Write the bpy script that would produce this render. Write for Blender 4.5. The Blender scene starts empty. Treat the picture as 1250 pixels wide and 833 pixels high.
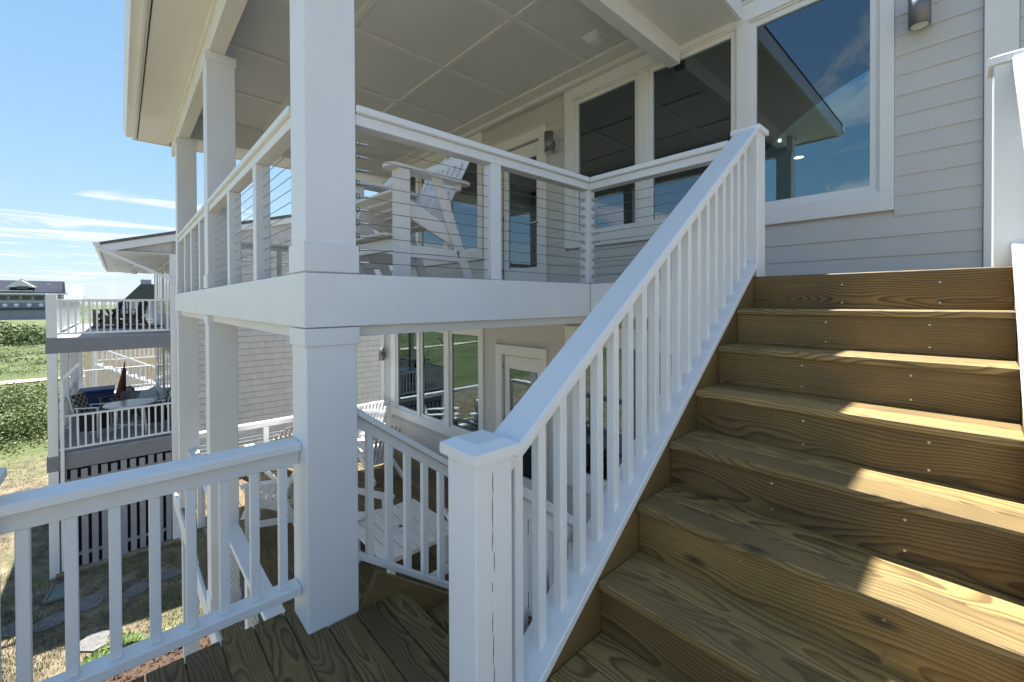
import bpy, bmesh, math, random
from math import radians, sin, cos, pi, atan2, sqrt
from mathutils import Vector, Matrix, noise
random.seed(11)
sc = bpy.context.scene
col = sc.collection

# ------------------------------------------------------------------ camera
CAM = Vector((2.232, -0.666, -0.1514)); YAW = 0.8294; PITCH = -0.00815; ROLL = -0.0043
F = Vector((-sin(YAW)*cos(PITCH), cos(YAW)*cos(PITCH), sin(PITCH)))
R = Vector((cos(YAW), sin(YAW), 0)); U = R.cross(F)
R2 = R*cos(ROLL) + U*sin(ROLL); U2 = -R*sin(ROLL) + U*cos(ROLL)
cd = bpy.data.cameras.new('camera'); co = bpy.data.objects.new('camera', cd); col.objects.link(co)
cd.sensor_fit = 'HORIZONTAL'; cd.sensor_width = 36.0; cd.lens = 523.0/1250*36
cd.shift_y = -(416.5-372.68)/1250; cd.clip_start = 0.05; cd.clip_end = 8000
co.matrix_world = Matrix(((R2.x, U2.x, -F.x, CAM.x), (R2.y, U2.y, -F.y, CAM.y), (R2.z, U2.z, -F.z, CAM.z), (0, 0, 0, 1)))
sc.camera = co

# ------------------------------------------------------------------ sky, sun, exposure
SUN = Vector((-0.36, 0.12, 1.0)).normalized()          # towards the sun
EL = math.asin(SUN.z); AZ = atan2(SUN.x, SUN.y)
w = bpy.data.worlds.new('World'); sc.world = w; w.use_nodes = True
nt = w.node_tree; N = nt.nodes; L = nt.links; N.clear()
out = N.new('ShaderNodeOutputWorld'); bg = N.new('ShaderNodeBackground'); bg.inputs[1].default_value = 0.122
sky = N.new('ShaderNodeTexSky'); sky.sky_type = 'NISHITA'; sky.sun_disc = False
sky.sun_elevation = EL; sky.sun_rotation = AZ; sky.air_density = 1.0; sky.dust_density = 0.2; sky.ozone_density = 2.0; sky.altitude = 5
tc = N.new('ShaderNodeTexCoord'); sep = N.new('ShaderNodeSeparateXYZ'); L.new(tc.outputs['Generated'], sep.inputs[0])
zc = N.new('ShaderNodeMath'); zc.operation = 'MAXIMUM'; zc.inputs[1].default_value = 0.03; L.new(sep.outputs[2], zc.inputs[0])
cmb = N.new('ShaderNodeCombineXYZ')
for i in (0, 1):
    d = N.new('ShaderNodeMath'); d.operation = 'DIVIDE'; L.new(sep.outputs[i], d.inputs[0]); L.new(zc.outputs[0], d.inputs[1]); L.new(d.outputs[0], cmb.inputs[i])
mp = N.new('ShaderNodeMapping'); mp.inputs['Scale'].default_value = (0.62, 0.24, 1); mp.inputs['Rotation'].default_value = (0, 0, 0.10); mp.inputs['Location'].default_value = (3.3, 1.4, 0)
L.new(cmb.outputs[0], mp.inputs[0])
nz = N.new('ShaderNodeTexNoise'); nz.inputs['Scale'].default_value = 1.0; nz.inputs['Detail'].default_value = 9; nz.inputs['Roughness'].default_value = 0.62; nz.inputs['Distortion'].default_value = 1.1
L.new(mp.outputs[0], nz.inputs[0])
cr = N.new('ShaderNodeValToRGB'); cr.color_ramp.elements[0].position = 0.53; cr.color_ramp.elements[0].color = (0, 0, 0, 1); cr.color_ramp.elements[1].position = 0.80; cr.color_ramp.elements[1].color = (0.7, 0.7, 0.7, 1)
L.new(nz.outputs[0], cr.inputs[0])
mx = N.new('ShaderNodeMix'); mx.data_type = 'RGBA'; mx.inputs[7].default_value = (40, 28, 20, 1)
L.new(cr.outputs[0], mx.inputs[0]); L.new(sky.outputs[0], mx.inputs[6]); vt = N.new('ShaderNodeVectorMath'); vt.operation = 'MULTIPLY'; vt.inputs[1].default_value = (0.60, 0.85, 1.22); L.new(mx.outputs[2], vt.inputs[0]); kk_ = N.new('ShaderNodeVectorMath'); kk_.operation = 'MULTIPLY_ADD'; kk_.inputs[1].default_value = (.25,)*3; kk_.inputs[2].default_value = (1,)*3; L.new(vt.outputs[0], kk_.inputs[0])
dv = N.new('ShaderNodeVectorMath'); dv.operation = 'DIVIDE'; L.new(vt.outputs[0], dv.inputs[0]); L.new(kk_.outputs[0], dv.inputs[1]); L.new(dv.outputs[0], bg.inputs[0]); L.new(bg.outputs[0], out.inputs[0])
sd = bpy.data.lights.new('sun', 'SUN'); sd.energy = 5.0; sd.angle = radians(0.53); sd.color = (1.0, 0.96, 0.89)
so = bpy.data.objects.new('sun', sd); col.objects.link(so); so.rotation_euler = SUN.to_track_quat('Z', 'Y').to_euler(); so.location = (0, 0, 30)
sc.view_settings.view_transform = 'Standard'; sc.view_settings.look = 'None'; sc.view_settings.exposure = 1.66; sc.view_settings.gamma = 1.0
sc.view_settings.use_curve_mapping = False
sc.cycles.max_bounces = 8; sc.cycles.diffuse_bounces = 5; sc.cycles.transparent_max_bounces = 12
sc.cycles.use_denoising = True

# ------------------------------------------------------------------ materials
M = {}
def nmat(name):
    m = bpy.data.materials.new(name); m.use_nodes = True; n = m.node_tree.nodes; l = m.node_tree.links
    M[name] = m
    return m, n, l, n['Principled BSDF']
def plain(name, c, rough=0.5, metal=0.0, var=0.06, scale=4.0, bump=0.0, bscale=60.0, rvar=0.0):
    m, n, l, b = nmat(name)
    b.inputs['Roughness'].default_value = rough; b.inputs['Metallic'].default_value = metal
    t = n.new('ShaderNodeTexCoord'); nz = n.new('ShaderNodeTexNoise'); nz.inputs['Scale'].default_value = scale; nz.inputs['Detail'].default_value = 6
    l.new(t.outputs['Object'], nz.inputs[0])
    oi = n.new('ShaderNodeObjectInfo')
    mr = n.new('ShaderNodeMapRange'); mr.inputs[1].default_value = 0.3; mr.inputs[2].default_value = 0.7; mr.inputs[3].default_value = 1-var; mr.inputs[4].default_value = 1+var*0.4
    l.new(nz.outputs[0], mr.inputs[0])
    m2 = n.new('ShaderNodeMapRange'); m2.inputs[3].default_value = 1-rvar; m2.inputs[4].default_value = 1+rvar*0.5; l.new(oi.outputs['Random'], m2.inputs[0])
    ml = n.new('ShaderNodeMath'); ml.operation = 'MULTIPLY'; l.new(mr.outputs[0], ml.inputs[0]); l.new(m2.outputs[0], ml.inputs[1])
    v = n.new('ShaderNodeVectorMath'); v.operation = 'SCALE'; v.inputs[0].default_value = c; l.new(ml.outputs[0], v.inputs['Scale'])
    l.new(v.outputs[0], b.inputs['Base Color'])
    if bump:
        n2 = n.new('ShaderNodeTexNoise'); n2.inputs['Scale'].default_value = bscale; n2.inputs['Detail'].default_value = 4; l.new(t.outputs['Object'], n2.inputs[0])
        bp = n.new('ShaderNodeBump'); bp.inputs['Strength'].default_value = bump; bp.inputs['Distance'].default_value = 0.01; l.new(n2.outputs[0], bp.inputs['Height']); l.new(bp.outputs[0], b.inputs['Normal'])
    return m
plain('white_paint', (0.755, 0.785, 0.81), 0.42, var=0.035, scale=2.5, bump=0.10, bscale=55, rvar=.03)
plain('white_trim', (0.75, 0.77, 0.78), 0.45, var=0.03, scale=2, bump=0.04)
plain('soffit_paint', (0.73, 0.745, 0.75), 0.55, var=0.05, scale=1.2, rvar=0.03)
plain('ceiling_paint', (0.71, 0.73, 0.75), 0.55, var=0.05, scale=1.0, rvar=0.05)
plain('siding_paint', (0.56, 0.56, 0.55), 0.5, var=0.04, scale=2.5, bump=0.08, bscale=30, rvar=0.03)
plain('wall_paint', (0.52, 0.51, 0.50), 0.6)
plain('poly_white', (0.82, 0.82, 0.82), 0.38, var=0.03, scale=6, rvar=0.03)
plain('lamp_metal', (0.20, 0.21, 0.22), 0.45, metal=0.6)
plain('steel', (0.55, 0.55, 0.55), 0.3, metal=0.9)
plain('cable_steel', (0.22, 0.22, 0.23), 0.35, metal=0.8)
plain('dark_gap', (0.02, 0.02, 0.025), 0.8)
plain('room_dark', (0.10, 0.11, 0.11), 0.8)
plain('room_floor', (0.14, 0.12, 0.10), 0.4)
plain('shade_fabric', (0.70, 0.74, 0.72), 0.7, var=0.2, scale=10)
plain('grey_rim', (0.21, 0.22, 0.25), 0.55, var=0.1)
plain('grey_deck', (0.33, 0.34, 0.37), 0.6, var=0.12, rvar=0.08)
plain('lattice_paint', (0.30, 0.30, 0.33), 0.6, var=0.12, rvar=0.1)
plain('roof_shingle', (0.16, 0.15, 0.15), 0.9, var=0.3, scale=20, bump=0.4)
plain('far_wall', (0.37, 0.375, 0.44), 0.8, var=0.1, scale=.3)
plain('far_roof', (0.055, 0.06, 0.085), 0.9, var=0.15, scale=.3)
plain('far_glass', (0.05, 0.06, 0.07), 0.1)
plain('lodge_white', (0.7, 0.7, 0.74), 0.8)
plain('grey_roof', (0.085, 0.095, 0.10), 0.9)
for q_ in ('far_roof', 'far_wall', 'grey_roof', 'roof_shingle'): M[q_].node_tree.nodes['Principled BSDF'].inputs['Specular IOR Level'].default_value = .08
plain('chair_brown', (0.055, 0.035, 0.028), 0.5)
plain('chair_grey', (0.12, 0.12, 0.125), 0.6)
plain('blue_plastic', (0.012, 0.04, 0.17), 0.5)
plain('red_canvas', (0.13, 0.04, 0.035), 0.85, var=0.15)
plain('table_glass', (0.55, 0.60, 0.60), 0.2)
plain('peach_stucco_sunlit', (0.80, 0.62, 0.48), 0.85, var=0.12)  # bright base colour stands in for sun on a wall that lies in shade
plain('flagstone_grey', (0.17, 0.165, 0.16), 0.85, var=0.3, scale=9, bump=0.4, bscale=20, rvar=0.15)
plain('splash_green', (0.13, 0.17, 0.16), 0.5)
plain('timber_old', (0.26, 0.21, 0.15), 0.85, var=0.3, scale=8, bump=.3)
plain('mulch_red', (0.085, 0.048, 0.03), 0.95, var=0.6, scale=30, bump=0.9, bscale=50)
plain('bark', (0.14, 0.10, 0.07), 0.9, var=0.3, scale=8)
plain('black_cushion', (0.015, 0.016, 0.025), 0.8)

def wood(name, light, dark, ring=0.0105):
    m, n, l, b = nmat(name)
    t = n.new('ShaderNodeTexCoord'); oi = n.new('ShaderNodeObjectInfo')
    def math_(op, a=None, bb=None, va=None, vb=None):
        q = n.new('ShaderNodeMath'); q.operation = op
        if a is not None: l.new(a, q.inputs[0])
        elif va is not None: q.inputs[0].default_value = va
        if bb is not None: l.new(bb, q.inputs[1])
        elif vb is not None: q.inputs[1].default_value = vb
        return q.outputs[0]
    rnd = oi.outputs['Random']
    r2 = math_('FRACT', math_('MULTIPLY', rnd, vb=17.31)); r3 = math_('FRACT', math_('MULTIPLY', rnd, vb=53.7))
    off = n.new('ShaderNodeCombineXYZ')
    l.new(math_('MULTIPLY', rnd, vb=23.0), off.inputs[0])
    l.new(math_('MULTIPLY_ADD', r2, vb=0.16), off.inputs[1]); off.inputs[1].links[0].from_node.inputs[2].default_value = -0.08
    l.new(math_('MULTIPLY_ADD', r3, vb=0.07), off.inputs[2]); off.inputs[2].links[0].from_node.inputs[2].default_value = 0.035
    ad = n.new('ShaderNodeVectorMath'); l.new(t.outputs['Object'], ad.inputs[0]); l.new(off.outputs[0], ad.inputs[1])
    mp = n.new('ShaderNodeMapping'); mp.inputs['Scale'].default_value = (0.95, 2.4, 2.4); l.new(ad.outputs[0], mp.inputs[0])
    nz = n.new('ShaderNodeTexNoise'); nz.inputs['Scale'].default_value = 1.3; nz.inputs['Detail'].default_value = 2.5; nz.inputs['Roughness'].default_value = .5; l.new(mp.outputs[0], nz.inputs[0])
    sb = n.new('ShaderNodeVectorMath'); sb.operation = 'SUBTRACT'; l.new(nz.outputs['Color'], sb.inputs[0]); sb.inputs[1].default_value = (.5, .5, .5)
    sl = n.new('ShaderNodeVectorMath'); sl.operation = 'SCALE'; l.new(sb.outputs[0], sl.inputs[0]); sl.inputs['Scale'].default_value = 0.17
    a2 = n.new('ShaderNodeVectorMath'); l.new(ad.outputs[0], a2.inputs[0]); l.new(sl.outputs[0], a2.inputs[1])
    s = n.new('ShaderNodeSeparateXYZ'); l.new(a2.outputs[0], s.inputs[0])
    rad = math_('SQRT', math_('ADD', math_('MULTIPLY', s.outputs[1], s.outputs[1]), math_('MULTIPLY', s.outputs[2], s.outputs[2])))
    ph = math_('FRACT', math_('MULTIPLY', rad, vb=1/ring))
    ramp = n.new('ShaderNodeValToRGB'); e = ramp.color_ramp.elements
    e[0].position = 0.0; e[0].color = (*light, 1); e[1].position = 1.0; e[1].color = (*light, 1)
    k = e.new(0.45); k.color = tuple(0.75*x+0.25*y for x, y in zip(light, dark)) + (1,)
    k = e.new(0.78); k.color = (*dark, 1); k = e.new(0.9); k.color = (*dark, 1)
    l.new(ph, ramp.inputs[0])
    # streaks and blotches
    mp2 = n.new('ShaderNodeMapping'); mp2.inputs['Scale'].default_value = (2.5, 130, 130); l.new(ad.outputs[0], mp2.inputs[0])
    n2 = n.new('ShaderNodeTexNoise'); n2.inputs['Scale'].default_value = 1; n2.inputs['Detail'].default_value = 4; l.new(mp2.outputs[0], n2.inputs[0])
    n3 = n.new('ShaderNodeTexNoise'); n3.inputs['Scale'].default_value = 2.2; n3.inputs['Detail'].default_value = 4; l.new(ad.outputs[0], n3.inputs[0])
    f1 = n.new('ShaderNodeMapRange'); f1.inputs[1].default_value = .25; f1.inputs[2].default_value = .75; f1.inputs[3].default_value = .78; f1.inputs[4].default_value = 1.16; l.new(n2.outputs[0], f1.inputs[0])
    f2 = n.new('ShaderNodeMapRange'); f2.inputs[1].default_value = .3; f2.inputs[2].default_value = .7; f2.inputs[3].default_value = .72; f2.inputs[4].default_value = 1.15; l.new(n3.outputs[0], f2.inputs[0])
    f3 = math_('MULTIPLY_ADD', r2, vb=.55); f3.node.inputs[2].default_value = .70
    fm = math_('MULTIPLY', math_('MULTIPLY', f1.outputs[0], f2.outputs[0]), f3)
    # knots
    vo = n.new('ShaderNodeTexVoronoi'); vo.inputs['Scale'].default_value = 1.0
    mp3 = n.new('ShaderNodeMapping'); mp3.inputs['Scale'].default_value = (1.4, 4.0, 4.0); l.new(ad.outputs[0], mp3.inputs[0]); l.new(mp3.outputs[0], vo.inputs[0])
    kr = n.new('ShaderNodeMapRange'); kr.inputs[1].default_value = .03; kr.inputs[2].default_value = .085; kr.inputs[3].default_value = .30; kr.inputs[4].default_value = 1.0; l.new(vo.outputs['Distance'], kr.inputs[0])
    fm = math_('MULTIPLY', fm, kr.outputs[0])
    sc_ = n.new('ShaderNodeVectorMath'); sc_.operation = 'SCALE'; mxc = n.new('ShaderNodeMix'); mxc.data_type = 'RGBA'; mxc.inputs[7].default_value = tuple(.8*x+.2*y for x, y in zip(light, dark))+(1,); cf = math_('MULTIPLY', r3, vb=.4); l.new(cf, mxc.inputs[0]); l.new(ramp.outputs[0], mxc.inputs[6]); l.new(mxc.outputs[2], sc_.inputs[0]); l.new(fm, sc_.inputs['Scale'])
    l.new(sc_.outputs[0], b.inputs['Base Color']); b.inputs['Roughness'].default_value = 0.62
    bp = n.new('ShaderNodeBump'); bp.inputs['Strength'].default_value = 0.12; bp.inputs['Distance'].default_value = 0.004; l.new(ramp.outputs[0], bp.inputs['Height']); l.new(bp.outputs[0], b.inputs['Normal'])
    return m
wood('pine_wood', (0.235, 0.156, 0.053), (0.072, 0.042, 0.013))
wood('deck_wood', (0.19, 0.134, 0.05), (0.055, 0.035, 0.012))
wood('tread_wood_skylit', (0.36, 0.25, 0.095), (0.115, 0.073, 0.024))  # same pine lightened: sky light on the upward boards painted into the colour

m, n, l, b = nmat('window_glass'); n.remove(b)
gl = n.new('ShaderNodeBsdfGlossy'); gl.inputs['Roughness'].default_value = 0.0; gl.inputs['Color'].default_value = (0.76, 0.92, 1.0, 1)
tr = n.new('ShaderNodeBsdfTransparent'); tr.inputs['Color'].default_value = (0.58, 0.76, 0.76, 1)
fr = n.new('ShaderNodeFresnel'); fr.inputs['IOR'].default_value = 2.5
ms = n.new('ShaderNodeMixShader'); l.new(fr.outputs[0], ms.inputs[0]); l.new(tr.outputs[0], ms.inputs[1]); l.new(gl.outputs[0], ms.inputs[2]); l.new(ms.outputs[0], n['Material Output'].inputs[0])

m, n, l, b = nmat('lamp_glow'); b.inputs['Emission Color'].default_value = (1, .82, .6, 1); b.inputs['Emission Strength'].default_value = 2.2; b.inputs['Base Color'].default_value = (.9, .85, .8, 1)

def leafmat(name, a, c):
    m, n, l, b = nmat(name)
    g = n.new('ShaderNodeNewGeometry'); rp = n.new('ShaderNodeValToRGB')
    rp.color_ramp.elements[0].color = (*a, 1); rp.color_ramp.elements[1].color = (*c, 1)
    l.new(g.outputs['Random Per Island'], rp.inputs[0]); l.new(rp.outputs[0], b.inputs['Base Color']); b.inputs['Roughness'].default_value = .6
    return m
leafmat('leaf_green', (0.075, 0.11, 0.025), (0.155, 0.195, 0.055))
leafmat('leaf_dark', (0.06, 0.10, 0.025), (0.12, 0.17, 0.045))
leafmat('leaf_lime', (0.05, 0.10, 0.015), (0.20, 0.27, 0.07))
leafmat('leaf_cream', (0.08, 0.11, 0.03), (0.42, 0.41, 0.20))
leafmat('straw', (0.07, 0.055, 0.03), (0.24, 0.20, 0.12))
leafmat('grass_blade', (0.05, 0.08, 0.02), (0.16, 0.19, 0.06))

# ground: dry turf and sand near the houses, dune scrub beyond
m, n, l, b = nmat('ground_cover')
g = n.new('ShaderNodeNewGeometry'); sp = n.new('ShaderNodeSeparateXYZ'); l.new(g.outputs['Position'], sp.inputs[0])
def nnode(scale, detail=8, rough=.6):
    q = n.new('ShaderNodeTexNoise'); q.inputs['Scale'].default_value = scale; q.inputs['Detail'].default_value = detail; q.inputs['Roughness'].default_value = rough; l.new(g.outputs['Position'], q.inputs[0]); return q
def rampn(src, stops):
    q = n.new('ShaderNodeValToRGB'); e = q.color_ramp.elements
    e[0].position, e[0].color = stops[0][0], (*stops[0][1], 1); e[1].position, e[1].color = stops[-1][0], (*stops[-1][1], 1)
    for p_, c_ in stops[1:-1]:
        k = e.new(p_); k.color = (*c_, 1)
    l.new(src, q.inputs[0]); return q.outputs[0]
near = rampn(nnode(2.2, 10, .7).outputs[0], [(.30, (.045, .038, .022)), (.42, (.10, .08, .048)), (.54, (.19, .155, .098)), (.7, (.30, .25, .17))])
grn = rampn(nnode(9, 8, .7).outputs[0], [(.3, (.05, .07, .02)), (.7, (.15, .16, .06))])
gm = rampn(nnode(.75, 6, .65).outputs[0], [(.52, (0, 0, 0)), (.62, (.75, .75, .75))])
far = rampn(nnode(.13, 9, .7).outputs[0], [(.3, (.05, .07, .02)), (.5, (.075, .10, .03)), (.64, (.11, .128, .045)), (.76, (.21, .19, .11))])
def mixc(f, a, c):
    q = n.new('ShaderNodeMix'); q.data_type = 'RGBA'; l.new(f, q.inputs[0]); l.new(a, q.inputs[6]); l.new(c, q.inputs[7]); return q.outputs[2]
nearc = mixc(gm, near, grn)
wob = nnode(.25, 4).outputs[0]
mm = n.new('ShaderNodeMath'); mm.operation = 'MULTIPLY_ADD'; l.new(wob, mm.inputs[0]); mm.inputs[1].default_value = 7; l.new(sp.outputs[0], mm.inputs[2])
fm = n.new('ShaderNodeMapRange'); fm.inputs[1].default_value = -22.0; fm.inputs[2].default_value = -24.5; l.new(mm.outputs[0], fm.inputs[0])
l.new(mixc(fm.outputs[0], nearc, far), b.inputs['Base Color']); b.inputs['Roughness'].default_value = .95
bp = n.new('ShaderNodeBump'); bp.inputs['Strength'].default_value = .7; bp.inputs['Distance'].default_value = .05; l.new(nnode(14, 8, .7).outputs[0], bp.inputs['Height']); l.new(bp.outputs[0], b.inputs['Normal'])

plain('sand_path', (0.60, 0.52, 0.38), 0.95, var=.15, bump=.3)

def courses(name, ca, cb):                     # cedar shingles: tone changes from shingle to shingle
    m, n, l, b = nmat(name)
    t = n.new('ShaderNodeTexCoord'); mp = n.new('ShaderNodeMapping'); mp.inputs['Scale'].default_value = (9, 9, 4.878); l.new(t.outputs['Object'], mp.inputs[0])
    nz = n.new('ShaderNodeTexWhiteNoise'); fl = n.new('ShaderNodeVectorMath'); fl.operation = 'FLOOR'; l.new(mp.outputs[0], fl.inputs[0]); l.new(fl.outputs[0], nz.inputs[0])
    rp = n.new('ShaderNodeValToRGB'); rp.color_ramp.elements[0].color = (*ca, 1); rp.color_ramp.elements[1].color = (*cb, 1); l.new(nz.outputs[0], rp.inputs[0]); l.new(rp.outputs[0], b.inputs['Base Color']); b.inputs['Roughness'].default_value = .85
courses('shingle_grey', (0.47, 0.465, 0.455), (0.54, 0.535, 0.525))
def plaid(name):
    m, n, l, b = nmat(name)
    t = n.new('ShaderNodeTexCoord'); ch = n.new('ShaderNodeTexChecker'); ch.inputs['Scale'].default_value = 11; l.new(t.outputs['Object'], ch.inputs[0])
    ch.inputs[1].default_value = (.30, .30, .24, 1); ch.inputs[2].default_value = (.03, .035, .04, 1); l.new(ch.outputs[0], b.inputs['Base Color']); b.inputs['Roughness'].default_value = .9
plaid('plaid_cloth')

# ------------------------------------------------------------------ builders
cache = {}; WM = {}
def link(name, me, parent, mw, mat=None):
    o = bpy.data.objects.new(name, me); col.objects.link(o)
    if parent is not None:
        o.parent = parent; o.matrix_basis = WM[parent].inverted() @ mw
    else: o.matrix_basis = mw
    WM[o] = mw
    return o
def boxmesh(dx, dy, dz, b, mat):
    key = (round(dx, 4), round(dy, 4), round(dz, 4), b, mat)
    if key in cache: return cache[key]
    bm = bmesh.new(); bmesh.ops.create_cube(bm, size=1); bmesh.ops.scale(bm, vec=(dx, dy, dz), verts=bm.verts)
    if b:
        bb = min(b, .45*min(dx, dy, dz)); bmesh.ops.bevel(bm, geom=list(bm.edges), offset=bb, segments=1, affect='EDGES', profile=.5)
    me = bpy.data.meshes.new(mat); bm.to_mesh(me); bm.free(); me.materials.append(M[mat]); cache[key] = me
    return me
def thing(name, label, cat, loc=(0, 0, 0), rz=0, group=None):
    o = bpy.data.objects.new(name, None); col.objects.link(o); o.empty_display_size = .2
    mw = Matrix.Translation(loc) @ Matrix.Rotation(rz, 4, 'Z'); o.matrix_basis = mw; WM[o] = mw
    tag(o, label, cat, group); return o
def tag(o, label, cat, group=None):
    o['label'] = label; o['category'] = cat
    if group: o['group'] = group
    return o
def base(p):
    while p is not None and p.parent is not None: p = p.parent
    return p
def box(name, a, c, mat, parent=None, b=0.003, local=False):
    a = Vector(a); c = Vector(c); d = c-a
    mw = Matrix.Translation((a+c)/2)
    if local: mw = WM[base(parent)] @ mw
    return link(name, boxmesh(abs(d.x), abs(d.y), abs(d.z), b, mat), parent, mw)
def bar(name, p, q, wd, ht, mat, parent=None, b=0.003, local=False, up=(0, 0, 1)):
    p = Vector(p); q = Vector(q); X = (q-p); ln = X.length; X.normalize()
    Y = Vector(up).cross(X)
    if Y.length < 1e-4: Y = Vector((0, 1, 0))
    Y.normalize(); Z = X.cross(Y); c = (p+q)/2
    mw = Matrix(((X.x, Y.x, Z.x, c.x), (X.y, Y.y, Z.y, c.y), (X.z, Y.z, Z.z, c.z), (0, 0, 0, 1)))
    if local: mw = WM[base(parent)] @ mw
    return link(name, boxmesh(ln, wd, ht, b, mat), parent, mw)
def rod(name, p, q, r, mat, parent=None, seg=6, local=False, r2=None):
    p = Vector(p); q = Vector(q); ln = (q-p).length
    key = ('rod', round(ln, 3), r, r2, seg, mat)
    if key not in cache:
        bm = bmesh.new(); bmesh.ops.create_cone(bm, cap_ends=True, segments=seg, radius1=r, radius2=r if r2 is None else r2, depth=ln)
        me = bpy.data.meshes.new(mat); bm.to_mesh(me); bm.free(); me.materials.append(M[mat])
        if seg > 8:
            for f in me.polygons: f.use_smooth = len(f.vertices) == 4
        cache[key] = me
    mw = Matrix.Translation((p+q)/2) @ (q-p).to_track_quat('Z', 'Y').to_matrix().to_4x4()
    if local: mw = WM[base(parent)] @ mw
    return link(name, cache[key], parent, mw)
def poly(name, verts, faces, mat, parent=None, local=False, smooth=False):
    me = bpy.data.meshes.new(name); me.from_pydata([tuple(v) for v in verts], [], faces); me.materials.append(M[mat]); me.update()
    if smooth:
        for f in me.polygons: f.use_smooth = True
    mw = Matrix.Identity(4)
    if local: mw = WM[base(parent)].copy()
    return link(name, me, parent, mw)
def prism(name, pts, axis, a, c, mat, parent=None, local=False):
    """outline pts in the plane across axis, extruded from a to c"""
    def mk(p, t):
        return {'x': (t, p[0], p[1]), 'y': (p[0], t, p[1]), 'z': (p[0], p[1], t)}[axis]
    k = len(pts); vs = [mk(p, a) for p in pts]+[mk(p, c) for p in pts]
    fs = [tuple(range(k))[::-1], tuple(range(k, 2*k))]+[(i, (i+1) % k, k+(i+1) % k, k+i) for i in range(k)]
    o = poly(name, vs, fs, mat, parent, local)
    bm = bmesh.new(); bm.from_mesh(o.data); bmesh.ops.recalc_face_normals(bm, faces=bm.faces); bm.to_mesh(o.data); bm.free()
    return o
def dup(root, loc, rz, label=None):
    r = root.copy(); col.objects.link(r); mw = Matrix.Translation(loc) @ Matrix.Rotation(rz, 4, 'Z'); r.matrix_basis = mw; WM[r] = mw
    if label: r['label'] = label
    for ch in list(root.children):
        c = ch.copy(); col.objects.link(c); c.parent = r
        for g_ in ch.children:
            d_ = g_.copy(); col.objects.link(d_); d_.parent = c
    return r
def kind(o, k): o['kind'] = k; return o

LAND = -1.80; LOW = -3.40; GND = -7.30; YW = 4.116; RUN = .271; RISE = .20
XE = -6.60                                       # far end of the porch

# ------------------------------------------------------------------ ground
def gz(x, y):
    d = math.hypot(x, y)
    if d < 30: return GND
    k = min(1, (d-30)/60)
    return GND + k*(noise.noise(Vector((x*.02, y*.02, 3)))*1.2 + noise.noise(Vector((x*.07, y*.07, 5)))*.5)
ax = [0]; s = 1.2
while ax[-1] < 3500: ax.append(ax[-1]+s); s *= 1.075
ax = [-v for v in ax[:0:-1]]+ax
vs = [(x-8, y, gz(x-8, y)) for y in ax for x in ax]; k = len(ax)
fs = [(j*k+i, j*k+i+1, (j+1)*k+i+1, (j+1)*k+i) for j in range(k-1) for i in range(k-1)]
kind(poly('ground', vs, fs, 'ground_cover', smooth=True), 'structure')
# pale sandy track through the dunes
pts = []
for i in range(41):
    t_ = i/40; x = -57.5+2.5*sin(t_*5); y = -60+t_*90
    x += .12*(y+8)
    pts.append((x, y))
vs = []
for i, (x, y) in enumerate(pts):
    w_ = .8+.3*sin(i*1.7); vs += [(x-w_, y, gz(x-w_, y)+.10), (x+w_, y, gz(x+w_, y)+.10)]
kind(poly('sand_track', vs, [(2*i, 2*i+1, 2*i+3, 2*i+2) for i in range(40)], 'sand_path'), 'structure')

# ------------------------------------------------------------------ beach house
H = thing('beach_house', 'pale grey lap-sided house wall with large white-trimmed windows behind the stairs', 'house', (-2, 6, GND))
XL, XR = -7.73, 7.0; ZT = 3.35
GLX = [(-6.966, -6.102), (-5.861, -5.039), (-4.751, -3.919), (-1.599, -.700), (-.456, .446), (.690, 1.585)]
SASH = .055
opens = []                                       # x0, x1, z0, z1
for dz in (0, LOW):
    for (a, c) in GLX: opens.append((a-SASH, c+SASH, .836-SASH+dz, 2.63+SASH+dz))
    opens.append((-3.235, -2.345, .02+dz, 2.36+dz))
def in_open(x, z): return any(a < x < c and e < z < f for a, c, e, f in opens)
# sheathing with real openings
xs = sorted({XL, XR, *[v for o_ in opens for v in o_[:2]]}); zs = sorted({GND, ZT, *[v for o_ in opens for v in o_[2:]]})
bm = bmesh.new()
def quad(bm, *p): bm.faces.new([bm.verts.new(q) for q in p])
Y0, Y1 = YW+.016, YW+.18
for i in range(len(xs)-1):
    for j in range(len(zs)-1):
        if in_open((xs[i]+xs[i+1])/2, (zs[j]+zs[j+1])/2): continue
        for y in (Y0, Y1): quad(bm, (xs[i], y, zs[j]), (xs[i+1], y, zs[j]), (xs[i+1], y, zs[j+1]), (xs[i], y, zs[j+1]))
for a, c, e, f in opens:
    for p in (((a, e), (a, f)), ((c, e), (c, f)), ((a, e), (c, e)), ((a, f), (c, f))):
        (x0, z0), (x1, z1) = p; quad(bm, (x0, Y0, z0), (x1, Y0, z1), (x1, Y1, z1), (x0, Y1, z0))
me = bpy.data.meshes.new('wall'); bm.to_mesh(me); bm.free(); me.materials.append(M['wall_paint']); link('wall', me, H, Matrix.Identity(4))
box('side_wall', (XL, Y1, GND), (XL+.15, 11.2, ZT), 'siding_paint', H, 0)
box('side_wall', (XR-.15, Y1, GND), (XR, 11.2, ZT), 'siding_paint', H, 0)
box('rear_wall', (XL, 11.2, GND), (XR, 11.35, ZT), 'siding_paint', H, 0)
for z in (-.34, LOW-.3):
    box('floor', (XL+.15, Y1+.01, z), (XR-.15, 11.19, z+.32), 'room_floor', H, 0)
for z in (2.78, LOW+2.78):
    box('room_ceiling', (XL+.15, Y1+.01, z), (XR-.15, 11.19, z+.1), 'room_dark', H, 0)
for x in (-3.6, 2.3): box('partition_wall', (x, 5.9, 0), (x+.12, 11.19, 2.78), 'room_dark', H, 0)
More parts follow.
